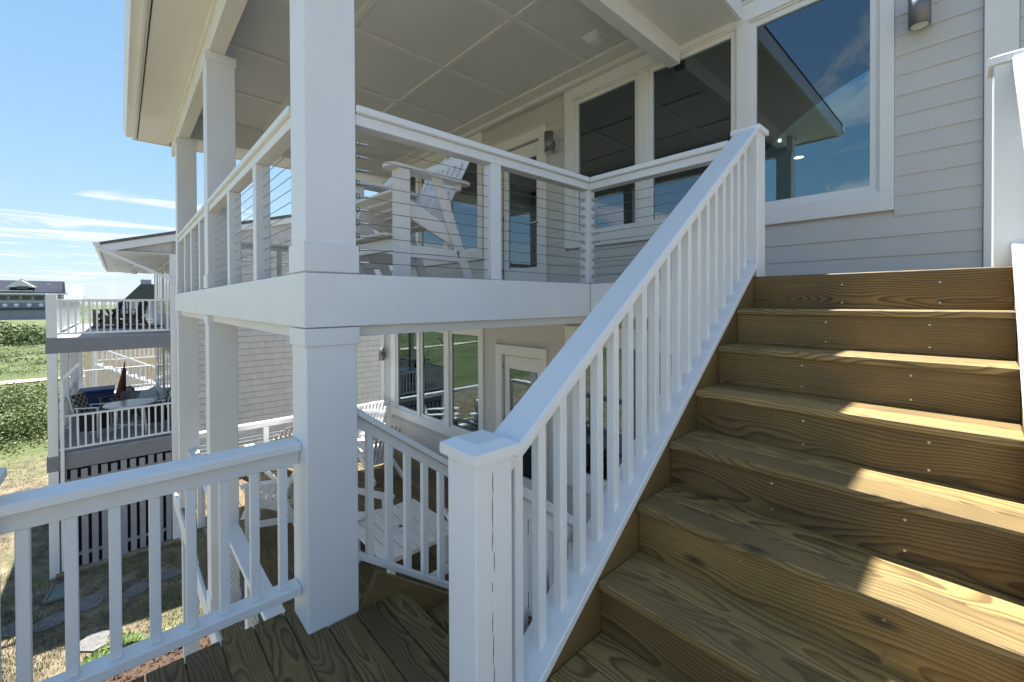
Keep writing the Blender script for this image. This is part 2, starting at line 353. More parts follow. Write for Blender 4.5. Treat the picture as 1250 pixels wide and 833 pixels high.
box('partition_wall', (-3.6, 5.9, LOW), (-3.48, 11.19, LOW+2.78), 'room_dark', H, 0)
# main roof above the wall
prism('main_roof', [(YW-.02, 3.36), (11.6, 3.36), (11.6, 3.6), (7.8, 5.0), (YW-.02, 3.6)], 'x', XL-.3, XR+.3, 'roof_shingle', H)
# casing rectangles keep the planks away from the trim
cas = []
for dz in (0, LOW):
    cas.append((-7.252, -3.735, .60+dz, 2.88+dz)); cas.append((-1.825, 1.745, .60+dz, 2.88+dz)); cas.append((-3.385, -2.195, -.01+dz, 2.515+dz))
cas.append((2.245, 2.42, -9, 9)); cas.append((XL-.1, XL+.14, -9, 9))
EXP = .1655; z = LOW-.02; kk = 0
plank = {}
def plankmesh(ln):
    key = ('plank', round(ln, 3))
    if key not in cache:
        t0, t1, h = .016, .006, EXP+.025          # lap profile: thick butt, thin head
        pr = [(0, 0), (-t0, 0), (-t0-.0005, .004), (-t1, h), (0, h)]
        vs = [(-ln/2, p[0], p[1]) for p in pr]+[(ln/2, p[0], p[1]) for p in pr]
        fs = [(0, 1, 2, 3, 4)[::-1], (5, 6, 7, 8, 9)]+[(i, (i+1) % 5, 5+(i+1) % 5, 5+i) for i in range(5)]
        me = bpy.data.meshes.new('plank'); me.from_pydata(vs, [], fs); me.materials.append(M['siding_paint']); cache[key] = me
    return cache[key]
def plank_row(z, x0, x1, rng):
    cuts = [(x0, x1)]
    for a, c, e, f in cas:
        if e < z+EXP*.9 and f > z+EXP*.1:
            new = []
            for (p, q) in cuts:
                if c <= p or a >= q: new.append((p, q)); continue
                if a > p: new.append((p, a))
                if c < q: new.append((c, q))
            cuts = new
    for (p, q) in cuts:
        if q-p < .03: continue
        link('siding_plank', plankmesh(q-p-.003), H, Matrix.Translation(((p+q)/2, YW+.014+rng*.001, z)))
zoff = (.2445+.151)*.93-.151                      # one measured course line
z = zoff-EXP*22
while z < ZT-.1:
    if z > GND+1.2: plank_row(z, XL, XR, random.random())
    z += EXP
def trim(name, x0, x1, z0, z1, pr=.032, parent=H, mat='white_trim', back=.02, b=.003):
    return box(name, (x0, YW-pr, z0), (x1, YW+back, z1), mat, parent, b)
def triple(gl_, x0, x1, dz):
    z0, z1 = .60+dz, 2.88+dz
    trim('head_casing', x0-.0, x1+.0, 2.63+SASH+.02+dz, z1, .036)
    box('drip_cap', (x0-.015, YW-.06, z1), (x1+.015, YW+.02, z1+.018), 'white_trim', H)
    trim('sill_casing', x0, x1, z0, .836-SASH-.02+dz, .034)
    ed = [x0]+[v for p in gl_ for v in (p[0]-SASH-.012, p[1]+SASH+.012)]+[x1]
    for i in range(0, len(ed), 2): trim('side_casing', ed[i], ed[i+1], .836-SASH-.02+dz, 2.63+SASH+.02+dz, .030)
    for (a, c) in gl_:
        e, f = .836+dz, 2.63+dz
        wn = box('window', (a-SASH-.012, YW-.018, e-SASH-.02), (c+SASH+.012, YW+.12, e-SASH), 'white_trim', H)   # sill rail carries the sash
        box('frame', (a-SASH-.012, YW-.018, f+SASH), (c+SASH+.012, YW+.12, f+SASH+.02), 'white_trim', wn)
        for sx0, sx1 in ((a-SASH-.012, a-SASH), (c+SASH, c+SASH+.012)): box('frame', (sx0, YW-.018, e-SASH), (sx1, YW+.12, f+SASH), 'white_trim', wn)
        for sx0, sx1 in ((a-SASH, a), (c, c+SASH)): box('sash', (sx0, YW+.005, e-SASH), (sx1, YW+.06, f+SASH), 'white_trim', wn)
        for sz0, sz1 in ((e-SASH, e), (f, f+SASH)): box('sash', (a, YW+.005, sz0), (c, YW+.06, sz1), 'white_trim', wn)
        box('pane', (a-.004, YW+.030, e-.004), (c+.004, YW+.036, f+.004), 'window_glass', wn, 0)
        box('shade_cassette', (a-.03, YW+.065, f-.13), (c+.03, YW+.13, f+.02), 'shade_fabric', wn)
for dz in (0, LOW):
    triple(GLX[:3], -7.252, -3.735, dz); triple(GLX[3:], -1.825, 1.745, dz)
    # glazed door
    d = box('door', (-3.22, YW+.03, .03+dz), (-3.098, YW+.075, 2.345+dz), 'white_trim', H)
    box('stile', (-2.447, YW+.03, .03+dz), (-2.36, YW+.075, 2.345+dz), 'white_trim', d)
    box('rail', (-3.098, YW+.031, .03+dz), (-2.447, YW+.074, .39+dz), 'white_trim', d); box('rail', (-3.098, YW+.031, 2.13+dz), (-2.447, YW+.074, 2.345+dz), 'white_trim', d)
    box('pane', (-3.102, YW+.05, .386+dz), (-2.443, YW+.056, 2.134+dz), 'window_glass', d, 0)
    rod('handle', (-2.41, YW+.03, 1.08+dz), (-2.41, YW-.03, 1.08+dz), .012, 'steel', d, 8); bar('handle', (-2.40, YW-.03, 1.08+dz), (-2.53, YW-.03, 1.08+dz), .018, .016, 'steel', d)
    for hz in (.3, 1.2, 2.1): box('hinge', (-3.232, YW+.015, hz+dz), (-3.222, YW+.03, hz+.1+dz), 'lamp_metal', d, 0)
    trim('door_casing', -3.385, -3.235, .0+dz, 2.36+dz); trim('door_casing', -2.345, -2.195, .0+dz, 2.36+dz); trim('door_casing', -3.385, -2.195, 2.362+dz, 2.515+dz, .036)
    box('drip_cap', (-3.40, YW-.06, 2.515+dz), (-2.18, YW+.02, 2.53+dz), 'white_trim', H)
    box('threshold', (-3.24, YW-.04, .0+dz), (-2.34, YW+.1, .03+dz), 'steel', H)
trim('corner_board', 2.248, 2.417, GND, ZT, .034); trim('corner_board', XL-.03, XL+.137, GND, ZT, .034)
trim('frieze_board', XL, -.25, 2.905, 3.10, .030, b=.002)
# lit lamps inside, seen through the glass
for (x, y, z, wh) in ((.08, 7.0, 2.50, 'upper'), (.10, 7.0, 2.36, 'lower')):
    bm = bmesh.new(); bmesh.ops.create_uvsphere(bm, u_segments=8, v_segments=6, radius=.028); me = bpy.data.meshes.new('bulb'); bm.to_mesh(me); bm.free(); me.materials.append(M['lamp_glow'])
    lp = thing('pendant_light', wh+' of two glowing pendant bulbs seen through the largest upper window', 'light', (x, y, 2.78), 0, 'pendant bulbs inside the house')
    link('bulb', me, lp, Matrix.Translation((x, y, z))); rod('cord', (x, y, z+.03), (x, y, 2.78), .004, 'dark_gap', lp)
dl = thing('recessed_light', 'round recessed ceiling light glowing inside behind the largest upper window', 'light', (-.28, 9.6, 2.775))
rod('lens', (-.28, 9.6, 2.766), (-.28, 9.6, 2.779), .085, 'lamp_glow', dl, 16); rod('rim', (-.28, 9.6, 2.772), (-.28, 9.6, 2.779), .10, 'white_trim', dl, 16)

# ------------------------------------------------------------------ two-storey covered porch
PO = thing('covered_porch', 'white two-storey covered porch with square columns and panelled ceiling', 'porch', (-3.2, 2.0, GND))
# decks
def deck_boards(parent, x0, x1, ys, ye, ztop, mat, wd=.14, gap=.006, split=None):
    y = ys
    while y < ye-.02:
        y2 = min(y+wd, ye); c = (y+y2)/2
        xs_ = [x0, x1]
        if split: s_ = x0+random.uniform(.3, .7)*(x1-x0); xs_ = [x0, s_, x1]
        for a, b_ in zip(xs_[:-1], xs_[1:]): bar('deck_board', (a+.002, c, ztop-.0125), (b_-.002, c, ztop-.0125), y2-y-gap, .025, mat, parent, .003)
        y = y2
deck_boards(PO, XE+.04, -.05, .04, YW-.04, 0, 'deck_wood', split=True)
deck_boards(PO, -.05, 2.42, 2.31, YW-.04, 0, 'deck_wood')
deck_boards(PO, -7.4, -.06, .04, YW-.04, LOW, 'deck_wood', split=True)
deck_boards(PO, -.06, 2.42, 2.42, YW-.04, LOW, 'deck_wood')
# white fascia beams of the upper deck
HB = .277
box('fascia_beam', (XE, 0, -HB), (-.0405, .04, -.003), 'white_paint', PO); box('fascia_beam', (-.04, .0005, -HB), (0, 2.277, -.003), 'white_paint', PO); 
box('fascia_beam', (.0005, 2.277, -HB), (1.12, 2.317, -.003), 'white_paint', PO); box('fascia_beam', (XE, .041, -HB), (XE+.04, YW-.04, -.003), 'white_paint', PO)
# nail heads in the fascia
fb = [o_ for o_ in PO.children if o_.name.startswith('fascia_beam')]
for i in range(14):
    x = -.06-.45*i; 
    for zz in (-.06, -.21):
        q = zz+random.uniform(-.02, .02); xx = x+random.uniform(-.08, .05)
        if xx > XE: rod('nail_head', (xx, .001, q), (xx, -.0008, q),   .0024, 'lamp_metal', fb[0], 6)
for i in range(6):
    for zz in (-.06, -.21): q = zz+random.uniform(-.02, .02); y = .12+.4*i+random.uniform(-.05, .05); rod('nail_head', (-.001, y, q), (.0008, y, q),   .0024, 'lamp_metal', fb[1], 6)
# dropped beam and lower ceiling
box('beam', (XE+.05, .05, -.345), (-.05, .25, -.03), 'soffit_paint', PO); box('beam', (-.25, .251, -.335), (-.05, YW-.04, -.03), 'soffit_paint', PO)
box('lower_ceiling', (XE+.045, .255, -.16), (-.26, YW-.035, -.14), 'soffit_paint', PO, 0); box('lower_ceiling', (-.045, 2.32, -.16), (2.42, YW-.035, -.14), 'soffit_paint', PO, 0)
# rim of the lower deck and posts underneath
box('lower_rim', (-7.4, .0, LOW-.27), (-.05, .036, LOW-.03), 'white_paint', PO); box('lower_rim', (-7.44, .0, LOW-.27), (-7.402, YW-.04, LOW-.003), 'white_paint', PO)
CW = .2556
def column(xr, far=False):
    x0, x1, y0, y1 = xr-.242, xr-.0103, .0103, .266
    c = box('column', (x0, y0, .0), (x1, y1, 2.459), 'white_paint', PO, .004)
    e = .0115
    box('base_trim', (x0-e, y0-e+.001, .004), (x1+e-.001, y1+e, .147), 'white_paint', c); box('capital', (x0-e, y0-e, 2.36), (x1+e, y1+e, 2.458), 'white_paint', c)
    l_ = box('column', (x0, y0, LOW if xr < -.1 else LOW), (x1, y1, -HB-.004), 'white_paint', PO, .004)
    box('capital', (x0-e, y0-e+.001, -.372), (x1+e-.001, y1+e, -HB-.006), 'white_paint', l_)
    if xr < -.1: box('base_trim', (x0-e, y0-e+.001, LOW+.002), (x1+e-.001, y1+e, LOW+.147), 'white_paint', l_)
    box('pile', (x0+.02, y0+.03, GND-.3), (x1-.02, y1-.02, LOW-.03), 'white_paint', PO)
for xr in (0, -3.15, -6.28): column(xr)
for x in (-3.3, -6.4, -.3): box('pile', (x, 3.5, GND-.3), (x+.2, 3.7, LOW-.03), 'timber_old', PO)
# header, soffits, ceiling
box('header_beam', (-7.5, .035, 2.46), (-.01, .175, 2.955), 'soffit_paint', PO)
box('header_moulding', (-7.5, .012, 2.70), (0.02, .034, 2.758), 'soffit_paint', PO)
box('header_beam', (-6.62, .19, 2.55), (-6.50, YW-.035, 2.955), 'soffit_paint', PO); box('header_beam', (-.225, .19, 2.56), (-.09, YW-.035, 2.955), 'soffit_paint', PO)
SZ = 2.76
box('soffit', (-7.89, -.44, SZ), (.53, .030, SZ+.02), 'soffit_paint', PO, 0)
box('soffit', (-.088, .031, SZ), (.53, YW-.035, SZ+.02), 'soffit_paint', PO, 0)
box('soffit', (-7.89, .19, SZ), (-6.62, YW-.03, SZ+.02), 'soffit_paint', PO, 0)
box('soffit_vent', (-7.85, -.418, SZ-.004), (.50, -.405, SZ+.001), 'dark_gap', PO, 0)
box('fascia_board', (-7.93, -.475, SZ-.015), (.57, -.4405, SZ+.2), 'white_paint', PO); box('fascia_board', (.5305, -.44, SZ-.015), (.57, YW-.04, SZ+.2), 'white_paint', PO); box('fascia_board', (-7.93, -.44, SZ-.015), (-7.8905, YW-.04, SZ+.2), 'white_paint', PO)
# gutter along the eave
prism('gutter', [(-.476, SZ+.17), (-.476, SZ+.03), (-.56, SZ+.03), (-.585, SZ+.09), (-.60, SZ+.175), (-.588, SZ+.175), (-.575, SZ+.095), (-.555, SZ+.045), (-.49, SZ+.045), (-.49, SZ+.17)], 'x', -7.95, .59, 'white_paint', PO)
e0 = (-7.96, -.56, .575, YW-.03); sl_ = 2.2; zr0, zr1 = SZ+.22, SZ+.22+.36*sl_
rv = [(e0[0], e0[1], zr0), (e0[2], e0[1], zr0), (e0[2], e0[3], zr0), (e0[0], e0[3], zr0), (e0[0]+sl_, e0[1]+sl_, zr1), (e0[2]-sl_, e0[1]+sl_, zr1), (e0[2]-sl_, e0[3], zr1), (e0[0]+sl_, e0[3], zr1)]
rv += [(x, y, z-.03) for x, y, z in rv]
rf = [(0, 1, 5, 4), (1, 2, 6, 5), (3, 0, 4, 7), (4, 5, 6, 7)]
poly('porch_roof', rv, rf+[tuple(i+8 for i in f_)[::-1] for f_ in rf]+[(0, 8, 9, 1), (1, 9, 10, 2), (3, 11, 8, 0)], 'roof_shingle', PO)
CZ = 2.95
xg = [-6.60, -5.15, -3.84, -2.56, -1.22, -.23]; yg = [.26, 1.27, 2.54, 3.79, YW-.035]
for i in range(5):
    for j in range(3):
        box('ceiling_panel', (xg[i]+.002, yg[j]+.002, CZ), (xg[i+1]-.002, yg[j+1]-.002, CZ+.012), 'ceiling_paint', PO, 0)
for x in xg[1:-1]: box('ceiling_batten', (x-.035, .262, CZ-.022), (x+.035, 3.788, CZ-.001), 'white_trim', PO)
for y in yg[1:3]:
    for i in range(5): box('ceiling_batten', (xg[i]+.036, y-.035, CZ-.021), (xg[i+1]-.036, y+.035, CZ-.001), 'white_trim', PO)
box('cornice_board', (-6.60, 3.79, CZ-.035), (-.23, YW-.036, CZ-.001), 'soffit_paint', PO); box('cornice_board', (-6.60, 3.99, CZ-.10), (-.23, YW-.037, CZ-.036), 'soffit_paint', PO)
# ceiling vent
V = thing('ceiling_vent', 'small white louvred air vent set in the porch ceiling', 'vent', (-.83, 3.48, CZ))
box('frame', (-.95, 3.36, CZ-.012), (-.71, 3.60, CZ-.0005), 'poly_white', V)
for i in range(4): box('louvre', (-.93+.012*i, 3.38+.012*i, CZ-.026-.014*i), (-.73-.012*i, 3.58-.012*i, CZ-.0125-.014*i), 'poly_white', V)

# ------------------------------------------------------------------ landing and stairs
LA = thing('stair_landing', 'pine board landing between the two stair flights', 'landing', (1.1, -.6, GND))
y = .5225
while y > -2.3:
    y2 = y-.14
    if y > .26: x0 = -.005
    elif y > .12: x0 = -.004
    else: x0 = -.27
    x1 = 1.10 if y > .12 else 2.45
    bar('deck_board', (x0, (y+y2)/2, LAND-.0135), (x1, (y+y2)/2, LAND-.0135), .134, .027, 'deck_wood', LA, .003)
    y = y2
box('rim_joist', (-.262, -2.3, LAND-.27), (-.225, 0.0, LAND-.029), 'pine_wood', LA); box('rim_joist', (-.2, .47, LAND-.195), (1.1, .505, LAND-.029), 'pine_wood', LA)
box('rim_joist', (-.22, -2.33, LAND-.27), (2.45, -2.295, LAND-.029), 'pine_wood', LA); box('rim_joist', (2.413, -2.29, LAND-.27), (2.45, .11, LAND-.029), 'pine_wood', LA)
for (x, y) in ((-.2, -2.25), (2.25, -2.25), (2.25, -.1)): box('post', (x, y, GND-.2), (x+.14, y+.14, LAND-.03), 'timber_old', LA)

XS, XT = 1.266, 2.335; Y1S = 2.28
ST = thing('staircase', 'wide pine plank stairs rising from the landing to the upper deck', 'stairs', (1.78, 1.2, LAND))
def screw(p, parent):
    rod('screw', p, (p[0], p[1]-.0025, p[2]), .0045, 'steel', parent, 6)
for k in range(0, 9):
    yf = Y1S-RUN*k; z1 = -RISE*k
    # riser k under nosing k
    top = z1-.032 if k else -.004
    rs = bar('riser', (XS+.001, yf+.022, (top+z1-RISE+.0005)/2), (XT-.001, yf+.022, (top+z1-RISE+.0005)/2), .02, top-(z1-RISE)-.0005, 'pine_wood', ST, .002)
    for fx in (.42, .78):
        xx = XS+fx*(XT-XS)-.03*(k % 3)
        for zz in (.035, .135): screw((xx+.01*(k % 2), yf+.012, z1-RISE+zz), rs)
    if k:
        # two boards to a tread
        ynext = yf+RUN+.030
        mid = yf+.137
        bar('tread', (XS+.001, (yf-.006+mid-.002)/2, z1-.016), (XT-.001, (yf-.006+mid-.002)/2, z1-.016), mid-.002-(yf-.006), .032, 'tread_wood_skylit', ST, .004)
        bar('tread', (XS+.001, (mid+.002+ynext)/2, z1-.016), (XT-.001, (mid+.002+ynext)/2, z1-.016), ynext-mid-.002, .032, 'tread_wood_skylit', ST, .004)
# unseen strips added below to stop light leaking through the board gaps
for k in range(1, 9):
    yc_ = Y1S-RUN*k+.137; bar('light_block_strip', (XS+.001, yc_, -RISE*k-.052), (XT-.001, yc_, -RISE*k-.052), .09, .038, 'pine_wood', ST, 0)
# skirt boards and stringers
def skirt(name, x0, x1, mat, lo, hi, parent):
    g_ = lambda y: -(Y1S-y)*(RISE/RUN)
    prism(name, [(.10, g_(.10)+lo), (Y1S+.05, g_(Y1S+.05)+lo), (Y1S+.05, min(g_(Y1S+.05)+hi, .0)), (Y1S-.08, g_(Y1S-.08)+hi), (.10, g_(.10)+hi)], 'x', x0, x1, mat, parent)
def sloped_skirt(name, x0, x1, lo, hi, parent):
    th = math.atan(RISE/RUN); a = Vector((0, .10, -(Y1S-.10)*RISE/RUN)); c = Vector((0, Y1S+.02, .02*RISE/RUN))
    md = (lo+hi)/2*cos(th); hh = (hi-lo)*cos(th); nrm = Vector((0, -sin(th), cos(th)))
    xx = (x0+x1)/2
    bar(name, a+nrm*md+Vector((xx, 0, 0)), c+nrm*md+Vector((xx, 0, 0)), x1-x0, hh, 'pine_wood', parent, .002)
sloped_skirt('stringer', XS-.04, XS, -.28, .03, ST); sloped_skirt('stringer', XT, XT+.04, -.28, .03, ST)

SD = thing('staircase', 'lower pine stair flight descending from the landing to the lower deck', 'stairs', (.5, 1.6, LOW))
for k in range(0, 8):
    yf = .5225+RUN*k; z1 = LAND-RISE*(k+1)
    if k: bar('riser', (.001, yf+.012, z1+RISE/2-.014), (1.099, yf+.012, z1+RISE/2-.014), .02, RISE-.036, 'pine_wood', SD, .002)
    else: bar('riser', (.001, yf-.006, z1+RISE/2-.014), (1.099, yf-.006, z1+RISE/2-.014), .02, RISE-.036, 'pine_wood', SD, .002)
    if k < 7:
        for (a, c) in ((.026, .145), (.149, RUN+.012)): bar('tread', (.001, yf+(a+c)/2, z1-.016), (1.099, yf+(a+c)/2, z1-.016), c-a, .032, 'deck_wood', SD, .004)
th = math.atan(RISE/RUN)
for xx in (-.025, 1.122):
    a = Vector((xx, .30, LAND+.22*RISE/RUN-.115)); c = Vector((xx, .5225+RUN*7.7, LAND-RISE*7.7-.115))
    bar('stringer', a, c, .042, .27, 'deck_wood', SD, .002)

# ------------------------------------------------------------------ railings
def newel(parent, x0, y0, z0, z1, s_=.144, capo=.017, mat='white_paint'):
    p = box('newel_post', (x0, y0, z0), (x0+s_, y0+s_, z1), mat, parent, .005)
    c = capo; a = (x0-c, y0-c); e = (x0+s_+c, y0+s_+c); h0, h1, h2 = z1, z1+.032, z1+.050; i = .035
    vs = [(a[0], a[1], h0), (e[0], a[1], h0), (e[0], e[1], h0), (a[0], e[1], h0), (a[0], a[1], h1), (e[0], a[1], h1), (e[0], e[1], h1), (a[0], e[1], h1),
          (a[0]+i, a[1]+i, h2), (e[0]-i, a[1]+i, h2), (e[0]-i, e[1]-i, h2), (a[0]+i, e[1]-i, h2)]
    fs = [(3, 2, 1, 0), (0, 1, 5, 4), (1, 2, 6, 5), (2, 3, 7, 6), (3, 0, 4, 7), (4, 5, 9, 8), (5, 6, 10, 9), (6, 7, 11, 10), (7, 4, 8, 11), (8, 9, 10, 11)]
    poly('post_cap', vs, fs, mat, p); return p
def sloped_rail(label, x0, x1, ya, yb, za, zb, ztop_a, bottom_low, parent=None, step=.1115, name='stair_railing', posts=()):
    """white rail between y=ya and yb; za/zb nosing-line heights at those ends; cap x0..x1"""
    T = thing(name, label, 'railing', ((x0+x1)/2, (ya+yb)/2, min(za, zb)))
    return T
SL = RISE/RUN; CT = cos(math.atan(SL))
def stair_rail(label, xc, ya, yb, zbase, slope, h, bot, flip=False, bfirst=.06, bstep=.1115, cw=.14, toe=True):
    """rail whose nosing line is z = zbase(y); h rail height above it, bot height of the lower rail top"""
    T = thing('stair_railing', label, 'railing', (xc, (ya+yb)/2, zbase((ya+yb)/2)))
    P = lambda y, dz: Vector((xc, y, zbase(y)+dz))
    bar('top_rail', P(ya, h-.021), P(yb, h-.021), cw, .042*CT, 'white_paint', T, .006)
    bar('sub_rail', P(ya, h-.042-.034), P(yb, h-.042-.034), .045, .066*CT, 'white_paint', T, .003)
    bar('bottom_rail', P(ya, bot-.02), P(yb, bot-.02), .14 if toe else .05, .04*CT, 'white_paint', T, .004)
    y = ya+bfirst
    while y < yb-.03:
        zb_ = zbase(y)+bot+.002-.019*SL; zt = zbase(y)+h-.078
        box('baluster', (xc-.019, y-.019, zb_-.0), (xc+.019, y+.019, zt), 'white_paint', T, .003)
        y += bstep
    return T
upline = lambda y: -(Y1S-y)*SL
# left rail of the upper flight with both newels
RL = stair_rail('white balustrade up the open side of the upper flight, between two newels', XS-.068, .232, 2.378, upline, SL, .905, .045)
newel(RL, 1.108, .086, LAND, -.622); newel(RL, 1.116, 2.38, 0, .95)
# paint checks in the near newel
np_ = [o_ for o_ in RL.children if o_.name.startswith('newel_post')][0]
zc_ = -.66
cy_ = .150
while zc_ > LAND+.1:
    ln = random.uniform(.02, .10); k_ = max(2, int(ln/.02)); pts_ = []
    for j in range(k_+1):
        cy_ += random.uniform(-.0015, .0015); wd_ = .0004+.0011*sin(pi*(j+.3)/(k_+.6)); pts_.append((cy_, zc_-ln*j/k_, wd_))
    vs_ = [(1.2524, p[0]-p[2], p[1]) for p in pts_]+[(1.2524, p[0]+p[2], p[1]) for p in pts_]
    poly('paint_crack', vs_, [(j, j+1, k_+2+j, k_+1+j) for j in range(k_)], 'dark_gap', np_)
    cy_ = .150+random.uniform(-.004, .004); zc_ -= ln+random.choice((.004, .01, .03, .06))
RR = stair_rail('white balustrade on the house-door side of the upper flight', 2.40, .1, 2.378, upline, SL, .905, .045)
newel(RR, 2.270, 2.38, 0, .95)
dnline = lambda y: LAND-(y-.5225)*SL
def down(label, xc, ya, yb, h=.895, bot=.10, toe=False):
    return stair_rail(label, xc, ya, yb, dnline, -SL, h, bot, toe=toe, bfirst=.10, bstep=.118)
DL = down('white balustrade beside the big porch column along the descending flight', -.10, .268, 2.50)
newel(DL, -.172, 2.505, LOW, dnline(2.5)+.93)
DR = down('white balustrade tucked under the upper flight along the descending stairs', 1.06, .232, 2.50)
newel(DR, .988, 2.505, LOW, dnline(2.5)+.93)
# landing guard
LG = thing('landing_railing', 'white balustrade guarding the open edge of the landing, ending at the big column', 'railing', (-.16, -.55, LAND))
xc = -.155; zt = -.862
bar('top_rail', (xc, -1.0, zt-.021), (xc, .009, zt-.021), .14, .042, 'white_paint', LG, .006); bar('sub_rail', (xc, -1.0, zt-.08), (xc, .009, zt-.08), .045, .075, 'white_paint', LG)
bar('bottom_rail', (xc, -1.0, -1.625), (xc, .009, -1.625), .10, .045, 'white_paint', LG, .004)
y = -.066
while y > -.97:
    box('baluster', (xc-.019, y-.019, -1.602), (xc+.019, y+.019, zt-.118), 'white_paint', LG); y -= .1245
newel(LG, -.228, -1.146, LAND, -.80)
# hidden side of the landing
LG2 = thing('landing_railing', 'white balustrade across the seaward edge of the landing behind the viewer', 'railing', (1.1, -2.2, LAND))
bar('top_rail', (-.2, -2.2, zt-.021), (2.4, -2.2, zt-.021), .14, .042, 'white_paint', LG2, .006); bar('bottom_rail', (-.2, -2.2, -1.625), (2.4, -2.2, -1.625), .10, .045, 'white_paint', LG2)
x = -.1
while x < 2.4: box('baluster', (x-.019, -2.219, -1.602), (x+.019, -2.181, zt-.043), 'white_paint', LG2); x += .1135

CZS = [.068+.0724*i for i in range(10)]
def cable_rail(label, p, q, zfloor, posts, h=.90, ends=(0, 0), fit=(False, False), group=None, ft=None):
    """rail with steel cables from p to q (centre line, plan points); posts at distances along it"""
    p = Vector((*p, 0)); q = Vector((*q, 0)); d = (q-p); ln = d.length; d.normalize()
    T = thing('cable_railing', label, 'railing', ((p.x+q.x)/2, (p.y+q.y)/2, zfloor), 0, group)
    A = lambda t, z: p+d*t+Vector((0, 0, zfloor+z))
    bar('top_rail', A(-ends[0], h-.021), A(ln+ends[1], h-.021), .14, .042, 'white_paint', T, .006)
    bar('sub_rail', A(0, h-.072), A(ln, h-.072), .09, .058, 'white_paint', T, .003)
    for t in posts:
        c = p+d*t; box('post', (c.x-.045, c.y-.045, zfloor), (c.x+.045, c.y+.045, zfloor+h-.102), 'white_paint', T, .004)
    for z in CZS: rod('cable', A(.03, z), A(ln-.03, z), .0023, 'cable_steel', T, 5)
    for e, t in zip(fit, ft or (.03, ln-.03)):
        if e:
            for z in CZS: 
                a = A(t, z); s_ = 1 if t < ln/2 else -1
                rod('cable_fitting', a-d*.012*s_, a+d*.006*s_,   .015, 'steel', T, 10); rod('cable_fitting', a, a+d*.06*s_, .007, 'steel', T, 6)
    return T
cable_rail('white cable railing from the big upper column back to the corner post', (-.07, .27), (-.07, 2.347), 0, (.99, 2.06), ends=(0, .07), fit=(True, True), ft=(.03, 2.003))
cable_rail('short white cable railing from the corner post to the top stair newel', (-.025, 2.347), (1.116, 2.347), 0, (), ends=(-.026, 0), fit=(True, False), ft=(.012, 1))
cable_rail('white cable railing on the upper deck between the big and middle columns', (-.255, .07), (-3.16, .07), 0, (.90, 1.87), fit=(True, False))
cable_rail('white cable railing on the upper deck between the middle and far columns', (-3.395, .07), (-6.29, .07), 0, (.55, 1.35, 2.1), fit=(False, False))
cable_rail('white cable railing closing the far end of the upper deck', (XE+.09, .3), (XE+.09, YW-.06), 0, (1.2, 2.4))
cable_rail('white cable railing on the lower deck running out from the big column', (-.255, .18), (-3.16, .18), LOW, (.9, 1.9))
cable_rail('white cable railing on the lower deck between the middle and far columns', (-3.395, .18), (-7.33, .18), LOW, (1.0, 2.0, 3.1))
cable_rail('white cable railing closing the far end of the lower deck beside the shingled house', (-7.33, .25), (-7.33, YW-.06), LOW, (.04, 1.2, 2.4))

# ------------------------------------------------------------------ wall lamps
def wall_lamp(label, x, z, s_=1.0):
    t_ = thing('wall_lamp', label, 'lamp', (x, YW, z), 0, 'cylinder wall lamps on the house')
    box('back_plate', (x-.07, YW-.035, z-.10), (x+.07, YW-.002, z+.06), 'siding_paint', t_)
    box('bracket', (x-.03, YW-.075, z-.055), (x+.03, YW-.034, z+.055), 'lamp_metal', t_)
    rod('shade', (x, YW-.135, z-.13), (x, YW-.135, z+.16), .067, 'lamp_metal', t_, 24); rod('lens', (x, YW-.135, z-.134), (x, YW-.135, z-.128), .052, 'shade_fabric', t_, 24)
wall_lamp('grey cylinder lamp on the siding right of the largest upper window', 1.905, 2.13)
wall_lamp('grey cylinder lamp between the upper glazed door and the windows', -2.03, 2.16)
wall_lamp('dark cylinder lamp on the lower wall corner by the triple windows', -7.50, -1.42)

